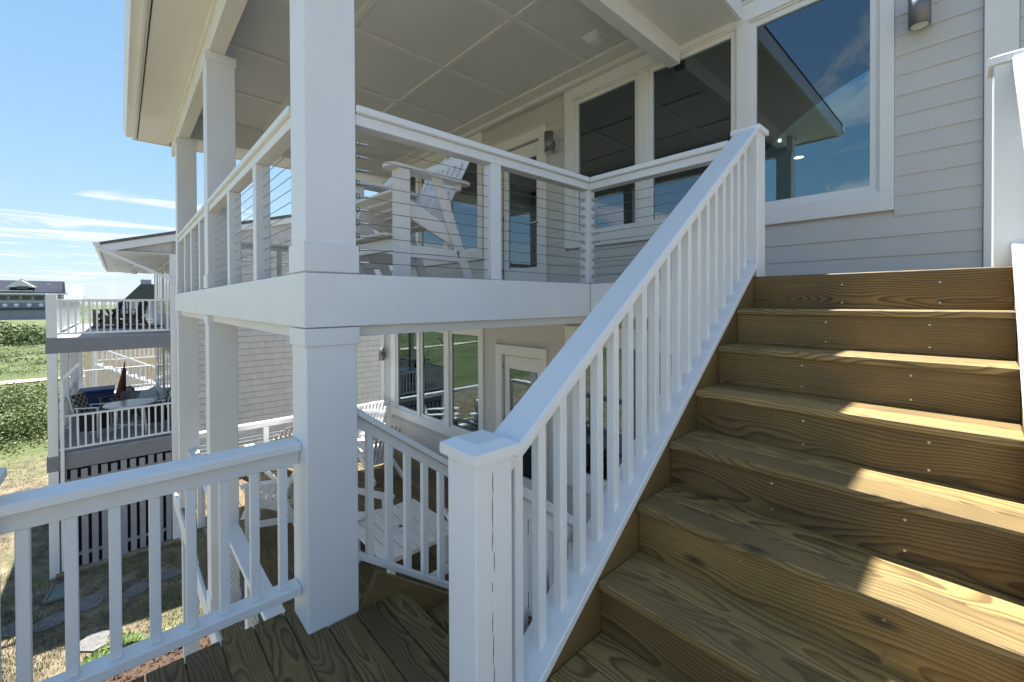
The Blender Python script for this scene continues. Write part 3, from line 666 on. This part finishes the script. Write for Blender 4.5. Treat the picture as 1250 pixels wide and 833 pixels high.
# ------------------------------------------------------------------ white outdoor chairs
def adirondack(name, label, cat, group, tall=0.0, mat='poly_white', rock=False, slats=7):
    T = thing(name, label, cat, (0, 0, 0), 0, group); h = tall
    B = lambda n, a, c, w_, t_, up=(0, 0, 1): bar(n, a, c, w_, t_, mat, T, .006, True, up)
    yb = .30+.12*(h > 0)
    for s_ in (-1, 1):
        x = .285*s_
        box('front_leg', (x-.014-.06*(s_ < 0), -.40, 0), (x+.014+.06*(s_ > 0), -.31, .535+h), mat, T, .006, True)     # wide upright plus arm bracket
        if h:
            B('rear_leg', (x, .26, 0), (x, -.05, .56+h), .03, .085, (0, 1, 0)); B('side_stretcher', (x, -.36, .20), (x, .16, .19), .03, .09)
        else: B('side_rail', (x*.92, -.36, .33), (x*.92, .62, .03), .03, .10)
        if h: B('side_rail', (x*.9, -.36, .34+h), (x*.9, .10, .14+h), .03, .12)
        # broad paddle arm
        ay0, ay1 = (-.46, .25) if h else (-.50, .36)
        pts = []
        for i in range(9): t = i/8*pi; pts.append((x+.075*cos(pi+t)*1.0, ay0+.05-.05*sin(t)))
        o_pts = [(x-.075, ay0+.05)]+[(x-.075*cos(i/8*pi), ay0+.05-.05*sin(i/8*pi)) for i in range(1, 8)]+[(x+.075, ay0+.05), (x+.06, ay1-.05), (x+.03, ay1), (x-.03, ay1), (x-.06, ay1-.05)]
        prism('arm', o_pts, 'z', .538+h, .562+h, mat, T, True)
    for i in range(6):
        t = i/5; y0 = -.37+t*(.40 if h else .52); z0 = .385+h-t*.155
        bar('seat_slat', (-.27, y0, z0), (.27, y0, z0), .076 if h else .09, .02, mat, T, .004, True, (0, .29, 1))
    th_ = radians(26)
    for i in range(slats):
        u_ = (i-(slats-1)/2); top = (.72 if h else .86)-.012*u_*u_*(49/slats/slats)*1.0
        xb = u_*.068; xt = u_*.084
        yb0 = .02 if h else .15
        a = Vector((xb, yb0, .22+h)); c = Vector((xt, yb0+top*sin(th_), .22+h+top*cos(th_)))
        o = bar('back_slat', a, c, .061, .019, mat, T, .008, True, (0, -cos(th_), sin(th_)))
    for zz in (.34, .62):
        yy = yb0+.015+zz*sin(th_)*.93; B('back_rail', (-.29, yy, .22+h+zz*.9), (.29, yy, .22+h+zz*.9), .03, .07)
    if h:
        B('front_stretcher', (-.285, -.37, .24), (.285, -.37, .24), .03, .09)
        for i in range(3): B('footrest_slat', (-.27, -.44+.06*i, .30), (.27, -.44+.06*i, .30), .052, .02)
    if rock:
        for s_ in (-1, 1): B('rocker', (.285*s_, -.5, .03), (.285*s_, .75, .05), .03, .06)
    return T
G1 = 'tall deck chairs on the upper porch'
T1 = adirondack('deck_chair', 'tall white slatted deck chair with footrest behind the upper cable railing', 'chair', G1, tall=.20)
def move(t, loc, rz):
    mw = Matrix.Translation(loc) @ Matrix.Rotation(rz, 4, 'Z'); t.matrix_basis = mw; WM[t] = mw
T2 = dup(T1, (-1.75, .98, 0), radians(-12), 'tall white slatted deck chair half hidden behind the big upper column')
move(T1, (-.72, 1.06, 0), radians(4))
T3 = dup(T1, (-4.65, 1.05, LOW), radians(-20), 'tall white deck chair on the lower porch seen past the landing balusters')
G2 = 'low chairs on the lower porch'
A1 = adirondack('adirondack_chair', 'low white slat-back chair near the far end of the lower porch', 'chair', G2)
A2 = dup(A1, (-6.75, 3.2, LOW), radians(35), 'low white fan-back chair in the porch corner beside the lower triple windows')
A3 = dup(A1, (-5.55, 2.95, LOW), radians(-95), 'low white chair seen side-on before the lower triple windows')
A4 = dup(A1, (-3.55, 1.62, LOW), radians(115), 'low white slat chair behind the slatted side table')
A5 = dup(A1, (-1.62, 2.45, LOW), radians(160), 'low white slat chair beside the slatted table, partly behind the near newel')
move(A1, (-6.75, 1.5, LOW), radians(-75))
# slatted side table with an umbrella hole
TB = thing('side_table', 'white slatted deck table with a round umbrella hole', 'table', (-2.55, 1.85, LOW))
cx, cy, tz = -2.55, 1.85, LOW+.50
for i in range(7):
    y = cy-.42+.14*i
    if i == 3:
        bar('slat', (cx-.55, y, tz), (cx-.035, y, tz), .128, .022, 'poly_white', TB, .004); bar('slat', (cx+.035, y, tz), (cx+.55, y, tz), .128, .022, 'poly_white', TB, .004)
        for s_ in (-1, 1): bar('slat', (cx-.035, y+s_*.049, tz), (cx+.035, y+s_*.049, tz), .03, .022, 'poly_white', TB, 0)
    else: bar('slat', (cx-.55, y, tz), (cx+.55, y, tz), .128, .022, 'poly_white', TB, .004)
for sx in (-1, 1):
    for sy in (-1, 1): box('leg', (cx+sx*.46-.035, cy+sy*.36-.035, LOW), (cx+sx*.46+.035, cy+sy*.36+.035, tz-.012), 'poly_white', TB)
    bar('apron', (cx+sx*.46, cy-.32, tz-.055), (cx+sx*.46, cy+.32, tz-.055), .03, .085, 'poly_white', TB)
# ------------------------------------------------------------------ neighbouring house
NX = -14.0; NB = -24.5
NH = thing('shingled_house', 'grey shingled neighbour house with two stacked porches and white columns', 'house', (-19, 4, GND))
# side wall courses
bm = bmesh.new(); cz = -7.0; ch = .205
while cz < 1.9:
    ybk = 12.0
    for (xa, za, xb_, zb_) in ((NX, cz+.014, NX-.020, cz+ch), (NX-.05, cz+.0, NX, cz+.014), (NX-.02, cz+ch, NX-.05, cz+ch)):
        quad(bm, (xa, .55, za), (xa, ybk, za), (xb_, ybk, zb_), (xb_, .55, zb_))
    cz += ch
me = bpy.data.meshes.new('shingle_courses'); bm.to_mesh(me); bm.free(); me.materials.append(M['shingle_grey'])
kind(link('shingle_courses', me, NH, Matrix.Identity(4)), 'stuff')
box('wall', (NB, .56, GND-.2), (NX-.06, 12, 1.6), 'shingle_grey', NH, 0)
prism('gable_wall', [(-.88, 1.34), (8.5, 1.34), (8.5, 1.55), (6.2, 3.35), (-.88, 1.48)], 'x', NX-.10, NX-.04, 'shingle_grey', NH)
prism('roof', [(-1.12, 1.50), (6.2, 3.62), (13, 1.7), (13, 1.62), (6.2, 3.5), (-1.12, 1.42)], 'x', NB-.5, NX+.12, 'roof_shingle', NH)
prism('rake_board', [(-1.05, 1.26), (-1.05, 1.45), (6.2, 3.54), (6.2, 3.32), (-.8, 1.30)], 'x', NX+.06, NX+.10, 'white_trim', NH)
prism('gutter', [(-1.05, 1.50), (-1.05, 1.36), (-1.13, 1.36), (-1.20, 1.50)], 'x', NB-.5, NX+.16, 'white_trim', NH)
box('soffit', (NB-.4, -1.04, 1.30), (NX+.04, .55, 1.32), 'soffit_paint', NH, 0); box('fascia_board', (NB-.4, -1.075, 1.27), (NX+.05, -1.045, 1.44), 'white_trim', NH)
for (zt_, zr) in ((-1.05, -1.45), (-4.10, -4.53)):
    y = -2.02
    while y < .5: bar('deck_board', (NB, y+.07, zt_-.015), (NX-.01, y+.07, zt_-.015), .134, .03, 'grey_deck', NH, 0); y += .14
    box('rim_board', (NX-.04, -2.09, zr), (NX, .52, zt_-.032), 'grey_rim', NH); box('rim_board', (NB, -2.09, zr), (NX-.041, -2.05, zt_-.032), 'grey_rim', NH)
    box('porch_ceiling', (NB, -2.04, zr+.05), (NX-.05, .54, zr+.07), 'far_wall', NH, 0)
cl = box('column', (NX-.17, -2.065, GND), (NX-.001, -1.88, -1.452), 'white_trim', NH)
box('column', (NX-.19, -2.075, -1.04), (NX+.004, -1.875, .095), 'white_trim', NH); box('column', (NX-.17, .443, GND), (NX+.006, .653, 1.30), 'white_trim', NH)
for x in (-17.4, -20.9, -24.3): box('column', (x, -2.06, GND), (x+.19, -1.87, -1.452), 'white_trim', NH)
# downspouts
bar('downspout', (NX+.09, -1.10, 1.36), (NX+.09, .64, .45), .07, .09, 'white_trim', NH, .01, up=(1, 0, 0)); bar('downspout', (NX+.06, .66, .46), (NX+.06, .66, -6.7), .07, .09, 'white_trim', NH, .01, up=(1, 0, 0))
bar('downspout', (NX+.06, -1.45, -1.72), (NX+.06, -1.80, -2.15), .07, .09, 'white_trim', NH, .01, up=(1, 0, 0)); bar('downspout', (NX+.06, -1.80, -2.12), (NX+.06, -1.80, -7.15), .07, .09, 'white_trim', NH, .01, up=(1, 0, 0))
# board screen below the porch
y = -1.86; i = 0
while y < .40:
    box('screen_board', (NX-.03, y, -7.20+.01*(i % 3)), (NX-.008, y+.128, -4.55-.02*((i*7) % 3)), 'lattice_paint', NH); y += .196; i += 1
for z in (-6.9, -4.9): box('screen_rail', (NX-.07, -1.88, z), (NX-.031, .44, z+.09), 'lattice_paint', NH)
box('shade_backing', (NX-.40, -1.85, GND), (NX-.36, .44, -4.55), 'dark_gap', NH, 0); box('seaward_screen', (NB, -1.98, GND), (NX-.42, -1.93, -4.55), 'lattice_paint', NH, 0)  # near-black sheet behind the boards stands in for the shaded void
box('timber_kerb', (NX-.12, -1.95, GND-.1), (NX+.06, .6, GND+.10), 'timber_old', NH)
# porch windows on the seaward wall
for zf in (-1.05, -4.10):
    for x in (-14.9, -16.1, -17.3, -19.4, -20.6, -22.4):
        wn = box('window', (x-.5, .535, zf+.5), (x+.5, .562, zf+2.3), 'white_trim', NH); box('pane', (x-.42, .528, zf+.58), (x+.42, .536, zf+2.22), 'far_glass', wn, 0)
for (x, z) in ((-15.9, 1.29), (-19.6, 1.29)):
    fa = thing('ceiling_fan', 'white ceiling fan under the neighbour roof, %s' % ('near the downspout' if x > -17 else 'deeper along the porch'), 'fan', (x, -.25, z))
    rod('stem', (x, -.25, z), (x, -.25, z-.22), .02, 'white_trim', fa, 8); rod('motor', (x, -.25, z-.32), (x, -.25, z-.20), .09, 'white_trim', fa, 12)
    for i in range(4): a = .5+i*pi/2; bar('blade', (x+.08*cos(a), -.25+.08*sin(a), z-.26), (x+.6*cos(a), -.25+.6*sin(a), z-.28), .13, .012, 'white_trim', fa)
def post_rail(label, p, q, zf, h, n_, group, balu=True):
    p = Vector((*p, 0)); q = Vector((*q, 0)); T = thing('porch_railing', label, 'railing', ((p.x+q.x)/2, (p.y+q.y)/2, zf), 0, group)
    bar('top_rail', p+Vector((0, 0, zf+h-.02)), q+Vector((0, 0, zf+h-.02)), .09, .045, 'white_trim', T); bar('bottom_rail', p+Vector((0, 0, zf+.11)), q+Vector((0, 0, zf+.11)), .05, .05, 'white_trim', T)
    for i in range(n_):
        c = p+(q-p)*((i+.5)/n_); box('baluster', (c.x-.019, c.y-.019, zf+.13), (c.x+.019, c.y+.019, zf+h-.04), 'white_trim', T, 0)
    return T
GN = 'railings of the neighbour porches'
post_rail('white baluster railing on the end of the neighbour upper deck', (NX-.06, -1.875), (NX-.06, .443), -1.05, 1.01, 17, GN)
post_rail('white baluster railing on the end of the neighbour lower deck', (NX-.06, -1.88), (NX-.06, .443), -4.10, .99, 16, GN)
post_rail('white baluster railing along the seaward edge of the neighbour upper deck', (NX-.2, -1.97), (NB, -1.97), -1.05, 1.01, 70, GN)
for a, c, wh in ((NX-.18, -17.2, 'by the corner downspout'), (-17.4, -20.7, 'beside the blue storage bin'), (-20.9, -24.1, 'past the blue bin')):
    post_rail('white baluster railing on the seaward edge of the lower porch, '+wh, (a, -1.97), (c, -1.97), -4.10, .99, 22, GN)
post_rail('white baluster railing closing the far end of the neighbour upper deck', (NB+.05, -1.9), (NB+.05, .5), -1.05, 1.01, 17, GN)
post_rail('white baluster railing closing the far end of the neighbour lower deck', (NB+.05, -1.9), (NB+.05, .5), -4.10, .99, 16, GN)
# furniture on the neighbour porches
RK = adirondack('rocking_chair', 'dark brown rocking chair on the neighbour upper deck nearer the house wall', 'chair', 'rocking chairs on the neighbour deck', tall=.12, mat='chair_brown', rock=True)
dup(RK, (-19.4, -.9, -1.05), radians(-15), 'dark brown rocking chair on the neighbour upper deck nearer the seaward railing'); move(RK, (-18.6, -.25, -1.05), radians(-30))
GA = adirondack('adirondack_chair', 'grey slat chair on the neighbour lower deck behind the round table', 'chair', 'grey chairs on the neighbour lower deck', tall=.08, mat='chair_grey')
dup(GA, (-18.6, -.7, -4.10), radians(30), 'grey slat chair on the neighbour lower deck beside the blue cooler'); move(GA, (-17.5, -.55, -4.10), radians(60))
RT = thing('round_table', 'round pale glass patio table on the neighbour lower deck', 'table', (-15.2, -.45, -4.10))
rod('table_top', (-15.2, -.45, -3.20), (-15.2, -.45, -3.17), .60, 'table_glass', RT, 32); rod('rim', (-15.2, -.45, -3.205), (-15.2, -.45, -3.185), .62, 'white_trim', RT, 32)
for i in range(4): a = pi/4+i*pi/2; bar('leg', (-15.2+.5*cos(a), -.45+.5*sin(a), -4.1), (-15.2+.42*cos(a), -.45+.42*sin(a), -3.2), .04, .04, 'white_trim', RT)
bar('cross_brace', (-15.6, -.85, -3.85), (-14.8, -.05, -3.85), .03, .03, 'white_trim', RT); bar('cross_brace', (-15.6, -.05, -3.82), (-14.8, -.85, -3.82), .03, .03, 'white_trim', RT)
def patio_chair(label, loc, rz):
    T = thing('patio_chair', label, 'chair', loc, rz, 'cushioned chairs at the round table')
    for sx in (-1, 1):
        for y, zt_ in ((-.25, .88), (.25, .88)): box('leg', (sx*.27-.018, y-.018, 0), (sx*.27+.018, y+.018, zt_), 'white_trim', T, .004, True)
        bar('arm', (sx*.27, -.28, .89), (sx*.27, .32, .89), .05, .03, 'white_trim', T, .004, True)
    box('seat_frame', (-.26, -.26, .62), (.26, .26, .66), 'black_cushion', T, .004, True); box('seat_skirt', (-.25, -.25, .2), (.25, .25, .62), 'black_cushion', T, .01, True)
    box('seat_cushion', (-.25, -.26, .66), (.25, .24, .75), 'plaid_cloth', T, .03, True); bar('back_cushion', (0, .26, .72), (0, .42, 1.26), .50, .10, 'plaid_cloth', T, .03, True, (0, 1, 0))
    bar('back_frame', (0, .33, .66), (0, .48, 1.28), .54, .03, 'white_trim', T, .004, True, (0, 1, 0))
patio_chair('plaid-cushioned patio chair on the seaward side of the round table', (-15.6, -1.25, -4.1), radians(150))
patio_chair('plaid-cushioned patio chair at the house side of the round table', (-15.5, .18, -4.1), radians(-20))
CB = thing('storage_box', 'deep blue storage bin at the back of the neighbour lower deck', 'bin', (-19.6, -1.3, -4.1))
box('body', (-20.1, -1.75, -4.1), (-19.2, -.85, -3.35), 'blue_plastic', CB, .03); box('lid', (-20.13, -1.78, -3.35), (-19.17, -.82, -3.27), 'blue_plastic', CB, .02)
UM = thing('patio_umbrella', 'closed rusty red patio umbrella leaning on the neighbour lower deck', 'umbrella', (-18.2, -.75, -4.1))
rod('pole', (-18.2, -.75, -4.1), (-18.35, -.55, -2.25), .02, 'chair_brown', UM, 8)
rod('canopy', (-18.25, -.68, -3.5), (-18.34, -.56, -2.45), .16, 'red_canvas', UM, 10, r2=.04); rod('base', (-18.2, -.75, -4.1), (-18.2, -.75, -4.03), .25, 'chair_grey', UM, 16)

# ------------------------------------------------------------------ things farther off
# flight of beach stairs and a sand-coloured house beyond the neighbour porch
FH = thing('distant_house', 'peach house coloured as if sunlit, seen through the neighbour lower porch', 'house', (-34, 2, GND))
box('wall', (-38, -2.2, GND), (-33, 6, -2.6), 'peach_stucco_sunlit', FH); prism('roof', [(-2.6, -2.6), (6.4, -2.6), (2, -1.9)], 'x', -38.3, -32.7, 'far_roof', FH)
for y in (-1.6, -.4, .8): 
    wn = box('window', (-33.0, y, -6.4), (-32.96, y+.7, -5.2), 'white_trim', FH); box('pane', (-32.965, y+.08, -6.3), (-32.95, y+.62, -5.3), 'far_glass', wn, 0)
BS = thing('beach_stairs', 'white railed beach stairs beyond the neighbour lower porch', 'stairs', (-27.5, -.4, GND))
for zz in (0, .9): bar('handrail', (-27.4, -1.6, -3.2+zz), (-27.4, 1.6, -5.0+zz), .10, .09, 'white_trim', BS)
for i in range(14): y = -1.55+i*.23; z = -3.2-(y+1.6)*.5625; box('baluster', (-27.42, y, z), (-27.38, y+.05, z+.9), 'white_trim', BS, 0)
for i in range(10): box('tread', (-28.6, -1.6+i*.32, -3.3-i*.18), (-27.5, -1.3+i*.32, -3.26-i*.18), 'grey_deck', BS, 0)
bar('handrail', (-29.5, -1.7, -2.35), (-29.5, 3, -2.35), .08, .07, 'white_trim', BS); bar('bottom_rail', (-29.5, -1.7, -3.2), (-29.5, 3, -3.2), .06, .06, 'white_trim', BS)
for i in range(24): y = -1.6+i*.19; box('baluster', (-29.52, y, -3.2), (-29.48, y+.05, -2.38), 'white_trim', BS, 0)
for y in (-1.7, 1.5): box('post', (-28.6, y, GND-.2), (-28.5, y+.1, -3.3 if y < 0 else -5.0), 'white_trim', BS); box('post', (-29.56, y, GND-.2), (-29.44, y+.12, -2.3), 'white_trim', BS); box('post', (-27.46, y, GND-.2), (-27.34, y+.12, -2.3 if y < 0 else -4.1), 'white_trim', BS)
# grey house beyond the neighbour upper deck
GH = thing('distant_house', 'grey house with a low hipped roof beyond the neighbour upper deck', 'house', (-62, 4, GND))
box('wall', (-70, 0, GND), (-60, 11, .35), 'far_wall', GH); prism('roof', [(-.3, .3), (11, .3), (7, 2.1), (1.0, 1.9)], 'x', -71, -59.3, 'grey_roof', GH); box('chimney', (-62, 1.1, 1.5), (-61, 2.0, 2.5), 'far_wall', GH)
for i in range(4): box('window', (-60.02, -.8+i*1.6, -1.3), (-59.97, .2+i*1.6, .2), 'far_glass', GH, 0)

# big far building on the skyline
def ray(px, py): return F+R2*((px-625)/523.0)-U2*((py-372.68)/523.0)
HT = thing('seaside_lodge', 'long grey lodge with a dark gabled roof on the dune skyline', 'building', (-292, -33, GND))
DX = -292.0
def hp(px, py):
    d_ = ray(px, py); t = (DX-CAM.x)/d_.x; p = CAM+d_*t; return p.y, p.z
def hy(px): return hp(px, 372)[0]
def hz(py): return hp(40, py)[1]
yL, yR = hy(-60), hy(74)
box('wall', (DX-16, yL, GND-3), (DX-1.5, yR, hz(359)), 'far_wall', HT, 0)
box('lower_wall', (DX-1.4, yL, GND-3), (DX+1.0, yR, hz(376.5)), 'far_wall', HT, 0)
rh, re = hz(342.5), hz(358.5)
prism('roof', [(DX+1.8, re), (DX+1.8, re+.6), (DX-5, rh), (DX-13, rh), (DX-18, re+.6), (DX-18, re)], 'y', yL-2, hy(76), 'far_roof', HT)
prism('eave_board', [(DX+1.9, re-.5), (DX+2.2, re-.5), (DX+2.2, re+.2), (DX+1.9, re+.2)], 'y', yL-3, hy(83), 'white_trim', HT)
def gable(px0, px1, pt):
    a, b_, c = hy(px0), hy(px1), (hy(px0)+hy(px1))/2
    prism('gable', [(a, hz(351)), (b_, hz(351)), (c, hz(pt))], 'x', DX-6, DX+1.2, 'lodge_white', HT); 
    for (p, q) in (((a-.6, hz(351)), (c, hz(pt)+.6)), ((b_+.6, hz(351)), (c, hz(pt)+.6))): bar('barge_board', (DX+1.4, *p), (DX+1.4, *q), .4, .5, 'white_trim', HT, 0)
    box('window', (DX+1.2, a+(b_-a)*.3, hz(353.5)), (DX+1.5, b_-(b_-a)*.25, hz(350)), 'far_glass', HT, 0)
gable(12, 43, 343); gable(-45, -10, 343)
box('balcony_rail', (DX+.9, yL, hz(356)), (DX+1.6, hy(41), hz(355)), 'white_trim', HT, 0)
for px in (-52, -38, -24, -10, 2, 17, 32, 47, 61): box('window', (DX-1.6, hy(px-5.5), hz(366)), (DX-1.3, hy(px+5.5), hz(361.5)), 'far_glass', HT, 0)
for px in (-40, -25, -10, 6.5, 20.5, 36, 50.5): rod('porthole', (DX+.95, hy(px), hz(372.5)), (DX+1.15, hy(px), hz(372.5)), .75, 'white_trim', HT, 12)
box('deck_band', (DX+1.0, yL, hz(378)), (DX+2.5, yR+2, hz(376.3)), 'far_roof', HT, 0); box('string_course', (DX-1.6, yL, hz(369)), (DX-1.2, yR, hz(368)), 'white_trim', HT, 0)
for (px, py) in ((58.5, 347),): box('skylight', (DX-3.2, hy(px-1.5), hz(py+1)), (DX-2.8, hy(px+1.5), hz(py-1)), 'white_trim', HT, 0)

# ------------------------------------------------------------------ vegetation
def leaf_cloud(n_, cx, cy, cz, rx, ry, rz, ls, rnd, verts, faces, flat=.35):
    for _ in range(n_):
        while True:
            x, y, z = rnd.uniform(-1, 1), rnd.uniform(-1, 1), rnd.uniform(-.2, 1)
            q = x*x+y*y+z*z
            if .15 < q < 1: break
        bump = 1+.25*noise.noise(Vector((cx+x*2, cy+y*2, z*2)))
        p = Vector((cx+x*rx*bump, cy+y*ry*bump, cz+z*rz*bump))
        a = Vector((rnd.gauss(0, 1), rnd.gauss(0, 1), rnd.gauss(0, .6))).normalized(); b_ = a.cross(Vector((rnd.gauss(0, 1), rnd.gauss(0, 1), rnd.gauss(0, 1)))).normalized()
        s_ = ls*rnd.uniform(.6, 1.4); k_ = len(verts)
        verts += [p-a*s_, p+b_*s_*.45, p+a*s_, p-b_*s_*.45]; faces.append((k_, k_+1, k_+2, k_+3))
rnd = random.Random(4)
def scrub(n_, xr, yr, size, leaf, mat, name, label, per):
    vs, fs = [], []
    for _ in range(n_):
        t = rnd.random()**1.3; x = xr[0]+(xr[1]-xr[0])*t; wd = 1+abs(x)*.02
        y = rnd.uniform(*yr)*(abs(x)/60)-x*-.06
        if abs(x-(-57.5+.12*(y+8))) < 3.2: continue
        s_ = size*(.6+.9*rnd.random())*(1+abs(x)*.006)
        leaf_cloud(per, x, y, gz(x, y)-.1, s_*1.6, s_*1.6, s_*.38, leaf*(1+abs(x)*.006), rnd, vs, fs)
    o = poly(name, vs, fs, mat); kind(o, 'stuff'); tag(o, label, 'shrubs'); return o
scrub(900, (-29, -150), (-22, 16), 1.0, .055, 'leaf_green', 'dune_scrub', 'bright green dune scrub covering the ground beyond the houses', 230)
scrub(200, (-33, -190), (-22, 16), 1.3, .10, 'leaf_dark', 'dune_scrub', 'darker green bushes scattered through the dune scrub', 95)
def shrub(label, x, y, r_, h_, mat='leaf_dark', n_=700, leaf=.2, name='dune_shrub', grp='larger shrubs on the dunes'):
    T = thing(name, label, 'shrub', (x, y, gz(x, y)), 0, grp); vs, fs = [], []
    for i in range(7): a = rnd.uniform(0, 6.28); leaf_cloud(n_//7, x+.5*r_*cos(a), y+.6*r_*sin(a), gz(x, y)+.1*h_, r_*.6, r_*.6, h_*rnd.uniform(.7, 1), leaf, rnd, vs, fs)
    poly('crown', vs, fs, mat, T)
    for i in range(3): rod('stem', (x, y, gz(x, y)-.1), (x+r_*.3*cos(i*2.1), y+r_*.3*sin(i*2.1), gz(x, y)+.6*h_), .05, 'bark', T, 5, r2=.02)
def gxy(px, py):
    d_ = ray(px, py); t = (GND-CAM.z)/d_.z; p = CAM+d_*t; return p.x, p.y
for i, (px, py, r_, h_, lb) in enumerate(((32, 421, 5, 3.6, 'broad dark shrub on the dune below the lodge'), (14, 424, 4, 3.0, 'dark rounded shrub on the dune just left of the broad one'), (47, 417, 4, 3.0, 'dark shrub against the neighbour column, below the lodge'),
        (30, 530, 1.6, 1.4, 'dense green shrub at the edge of the sandy yard'), (8, 535, 1.8, 1.5, 'leafy green shrub by the sandy yard, farther seaward'), (48, 520, 1.5, 1.3, 'green shrub at the yard edge beside the neighbour column'), (2, 505, 1.6, 1.2, 'green shrub in the scrub behind the yard edge'), (25, 497, 1.7, 1.3, 'green shrub midway between yard edge and sand track'), (95, 384, 5, 12, 'dark feathery shrub top showing above the neighbour upper railing'))):
    x, y = gxy(px, py); shrub(lb, x, y, r_, h_, 'leaf_green' if py > 480 else 'leaf_dark', 3600 if py > 480 else 1600, .06 if py > 480 else .22)
# garden plants in the mulch bed
def hosta(label, x, y, r_, mat):
    T = thing('garden_plant', label, 'plant', (x, y, GND), 0, 'plants in the mulch bed')
    vs, fs = [], []
    for i in range(420):
        a = rnd.uniform(0, 6.28); el = rnd.uniform(.1, 1.2); ln = r_*rnd.uniform(.25, .6); wd = ln*.17
        d_ = Vector((cos(a)*cos(el), sin(a)*cos(el), sin(el))); s_ = Vector((-sin(a), cos(a), 0)); k_ = len(vs)
        rr_ = r_*.75*sqrt(rnd.random()); o_ = Vector((x, y, GND+.22*r_*(1-rr_/r_)))+Vector((cos(a), sin(a), 0))*rr_
        m_ = o_+d_*ln*.55; t_ = o_+d_*ln*.9+Vector((0, 0, -ln*.16*rnd.random()))
        vs += [o_, m_+s_*wd, t_, m_-s_*wd, m_+Vector((0, 0, -wd*.4))]; fs += [(k_, k_+1, k_+4), (k_+1, k_+2, k_+4), (k_+2, k_+3, k_+4), (k_+3, k_, k_+4)]
    poly('leaves', vs, fs, mat, T)
hosta('bright lime leafy plant in the mulch bed', -9.35, -1.05, .42, 'leaf_lime'); hosta('second lime leafy plant crowding the first in the mulch bed', -9.75, -.72, .34, 'leaf_lime')
hosta('cream variegated leafy plant in the mulch bed near the porch', -9.25, .25, .42, 'leaf_cream'); hosta('lime leafy plant at the end of the mulch bed', -9.1, -2.05, .35, 'leaf_lime')
# mulch bed
vs = [(-8.9, 0, GND+.03)]; fs = []
pts = []
for i in range(36):
    a = i/36*2*pi; rr = 1+.08*sin(3*a+1)+.05*sin(7*a); pts.append((-8.35+1.35*cos(a)*rr, -.7+3.4*sin(a)*rr))
vs = [(-8.35, -.7, GND+.07)]+[(x, y, GND+.004) for x, y in pts]
kind(poly('mulch_bed', vs, [(0, i+1, (i+1) % 36+1) for i in range(36)], 'mulch_red', smooth=True), 'structure')
vs, fs = [], []
for _ in range(2600):
    a = rnd.uniform(0, 6.28); q = sqrt(rnd.random()); x = -8.35+1.38*cos(a)*q; y = -.7+3.4*sin(a)*q
    p = Vector((x, y, GND+.05+.04*rnd.random()-.04*q)); u_ = Vector((rnd.gauss(0, 1), rnd.gauss(0, 1), rnd.gauss(0, .5))).normalized(); v_ = u_.orthogonal(); k_ = len(vs); ln = rnd.uniform(.03, .08)
    vs += [p-u_*ln, p+v_*.012, p+u_*ln, p-v_*.012]; fs.append((k_, k_+1, k_+2, k_+3))
tag(kind(poly('mulch_chips', vs, fs, 'mulch_red'), 'stuff'), 'loose red-brown bark chips on the mulch bed', 'mulch')
# flat stepping stones
STN = 'stepping stones between the houses'
for i, (px, py, r_, lb) in enumerate(((18, 768, .32, 'grey stepping stone at the sunlit seaward end of the row'), (62, 760, .33, 'grey stepping stone second from the seaward end of the row'), (108, 738, .34, 'pale grey stepping stone halfway along the row'), (165, 721, .30, 'grey stepping stone below the board screen'), (208, 702, .30, 'grey stepping stone beside the downspout at the board screen'), (115, 785, .30, 'grey stepping stone at the edge of the mulch bed'))):
    x, y = gxy(px, py); pts = []
    for j in range(9): a = j/9*2*pi; q = r_*(1+rnd.uniform(-.25, .2)); pts.append((x+q*cos(a), y+.9*q*sin(a)))
    o = prism('stepping_stone', pts, 'z', GND-.03, GND+.015+.004*i, 'flagstone_grey'); tag(o, lb, 'stone', STN)
SB = thing('splash_block', 'green plastic splash block under the neighbour downspout', 'splash block', (-12.9, -1.82, GND))
prism('tray', [(-13.5, -1.95), (-12.7, -2.06), (-12.7, -1.55), (-13.5, -1.68)], 'z', GND+.01, GND+.045, 'splash_green', SB)
for (a, c) in (((-13.5, -1.95), (-12.7, -2.06)), ((-13.5, -1.68), (-12.7, -1.55)), ((-12.7, -2.06), (-12.7, -1.55))): bar('lip', (*a, GND+.06), (*c, GND+.06), .03, .05, 'splash_green', SB)
# grass
def blades(n_, xr, yr, hmin, hmax, mat, name, label, dens):
    vs, fs = [], []; c = 0
    while c < n_:
        x, y = rnd.uniform(*xr), rnd.uniform(*yr)
        if noise.noise(Vector((x*.6, y*.6, 9)))+.3*noise.noise(Vector((x*2, y*2, 1))) < dens+rnd.uniform(-.15, .15): c += .34; continue
        h_ = rnd.uniform(hmin, hmax); a = rnd.uniform(0, 6.28); t = rnd.uniform(0, .9); k_ = len(vs)
        vs += [(x-.009*sin(a), y+.009*cos(a), GND-.01), (x+.009*sin(a), y-.009*cos(a), GND-.01), (x+h_*t*cos(a), y+h_*t*sin(a), GND+h_)]; fs.append((k_, k_+1, k_+2)); c += 1
    tag(kind(poly(name, vs, fs, mat), 'stuff'), label, 'grass')
blades(16000, (-14, -7.3), (-4.5, 3), .03, .09, 'straw', 'dry_grass', 'dry straw-coloured turf between the houses', -.35)
blades(9000, (-13, -7.6), (-3, 3), .03, .08, 'grass_blade', 'green_grass', 'thin green grass patches between the houses', .08)
blades(9000, (-27, -14), (-9, -2.2), .03, .09, 'straw', 'dry_grass', 'sunlit pale straw turf seaward of the neighbour house', -.25)
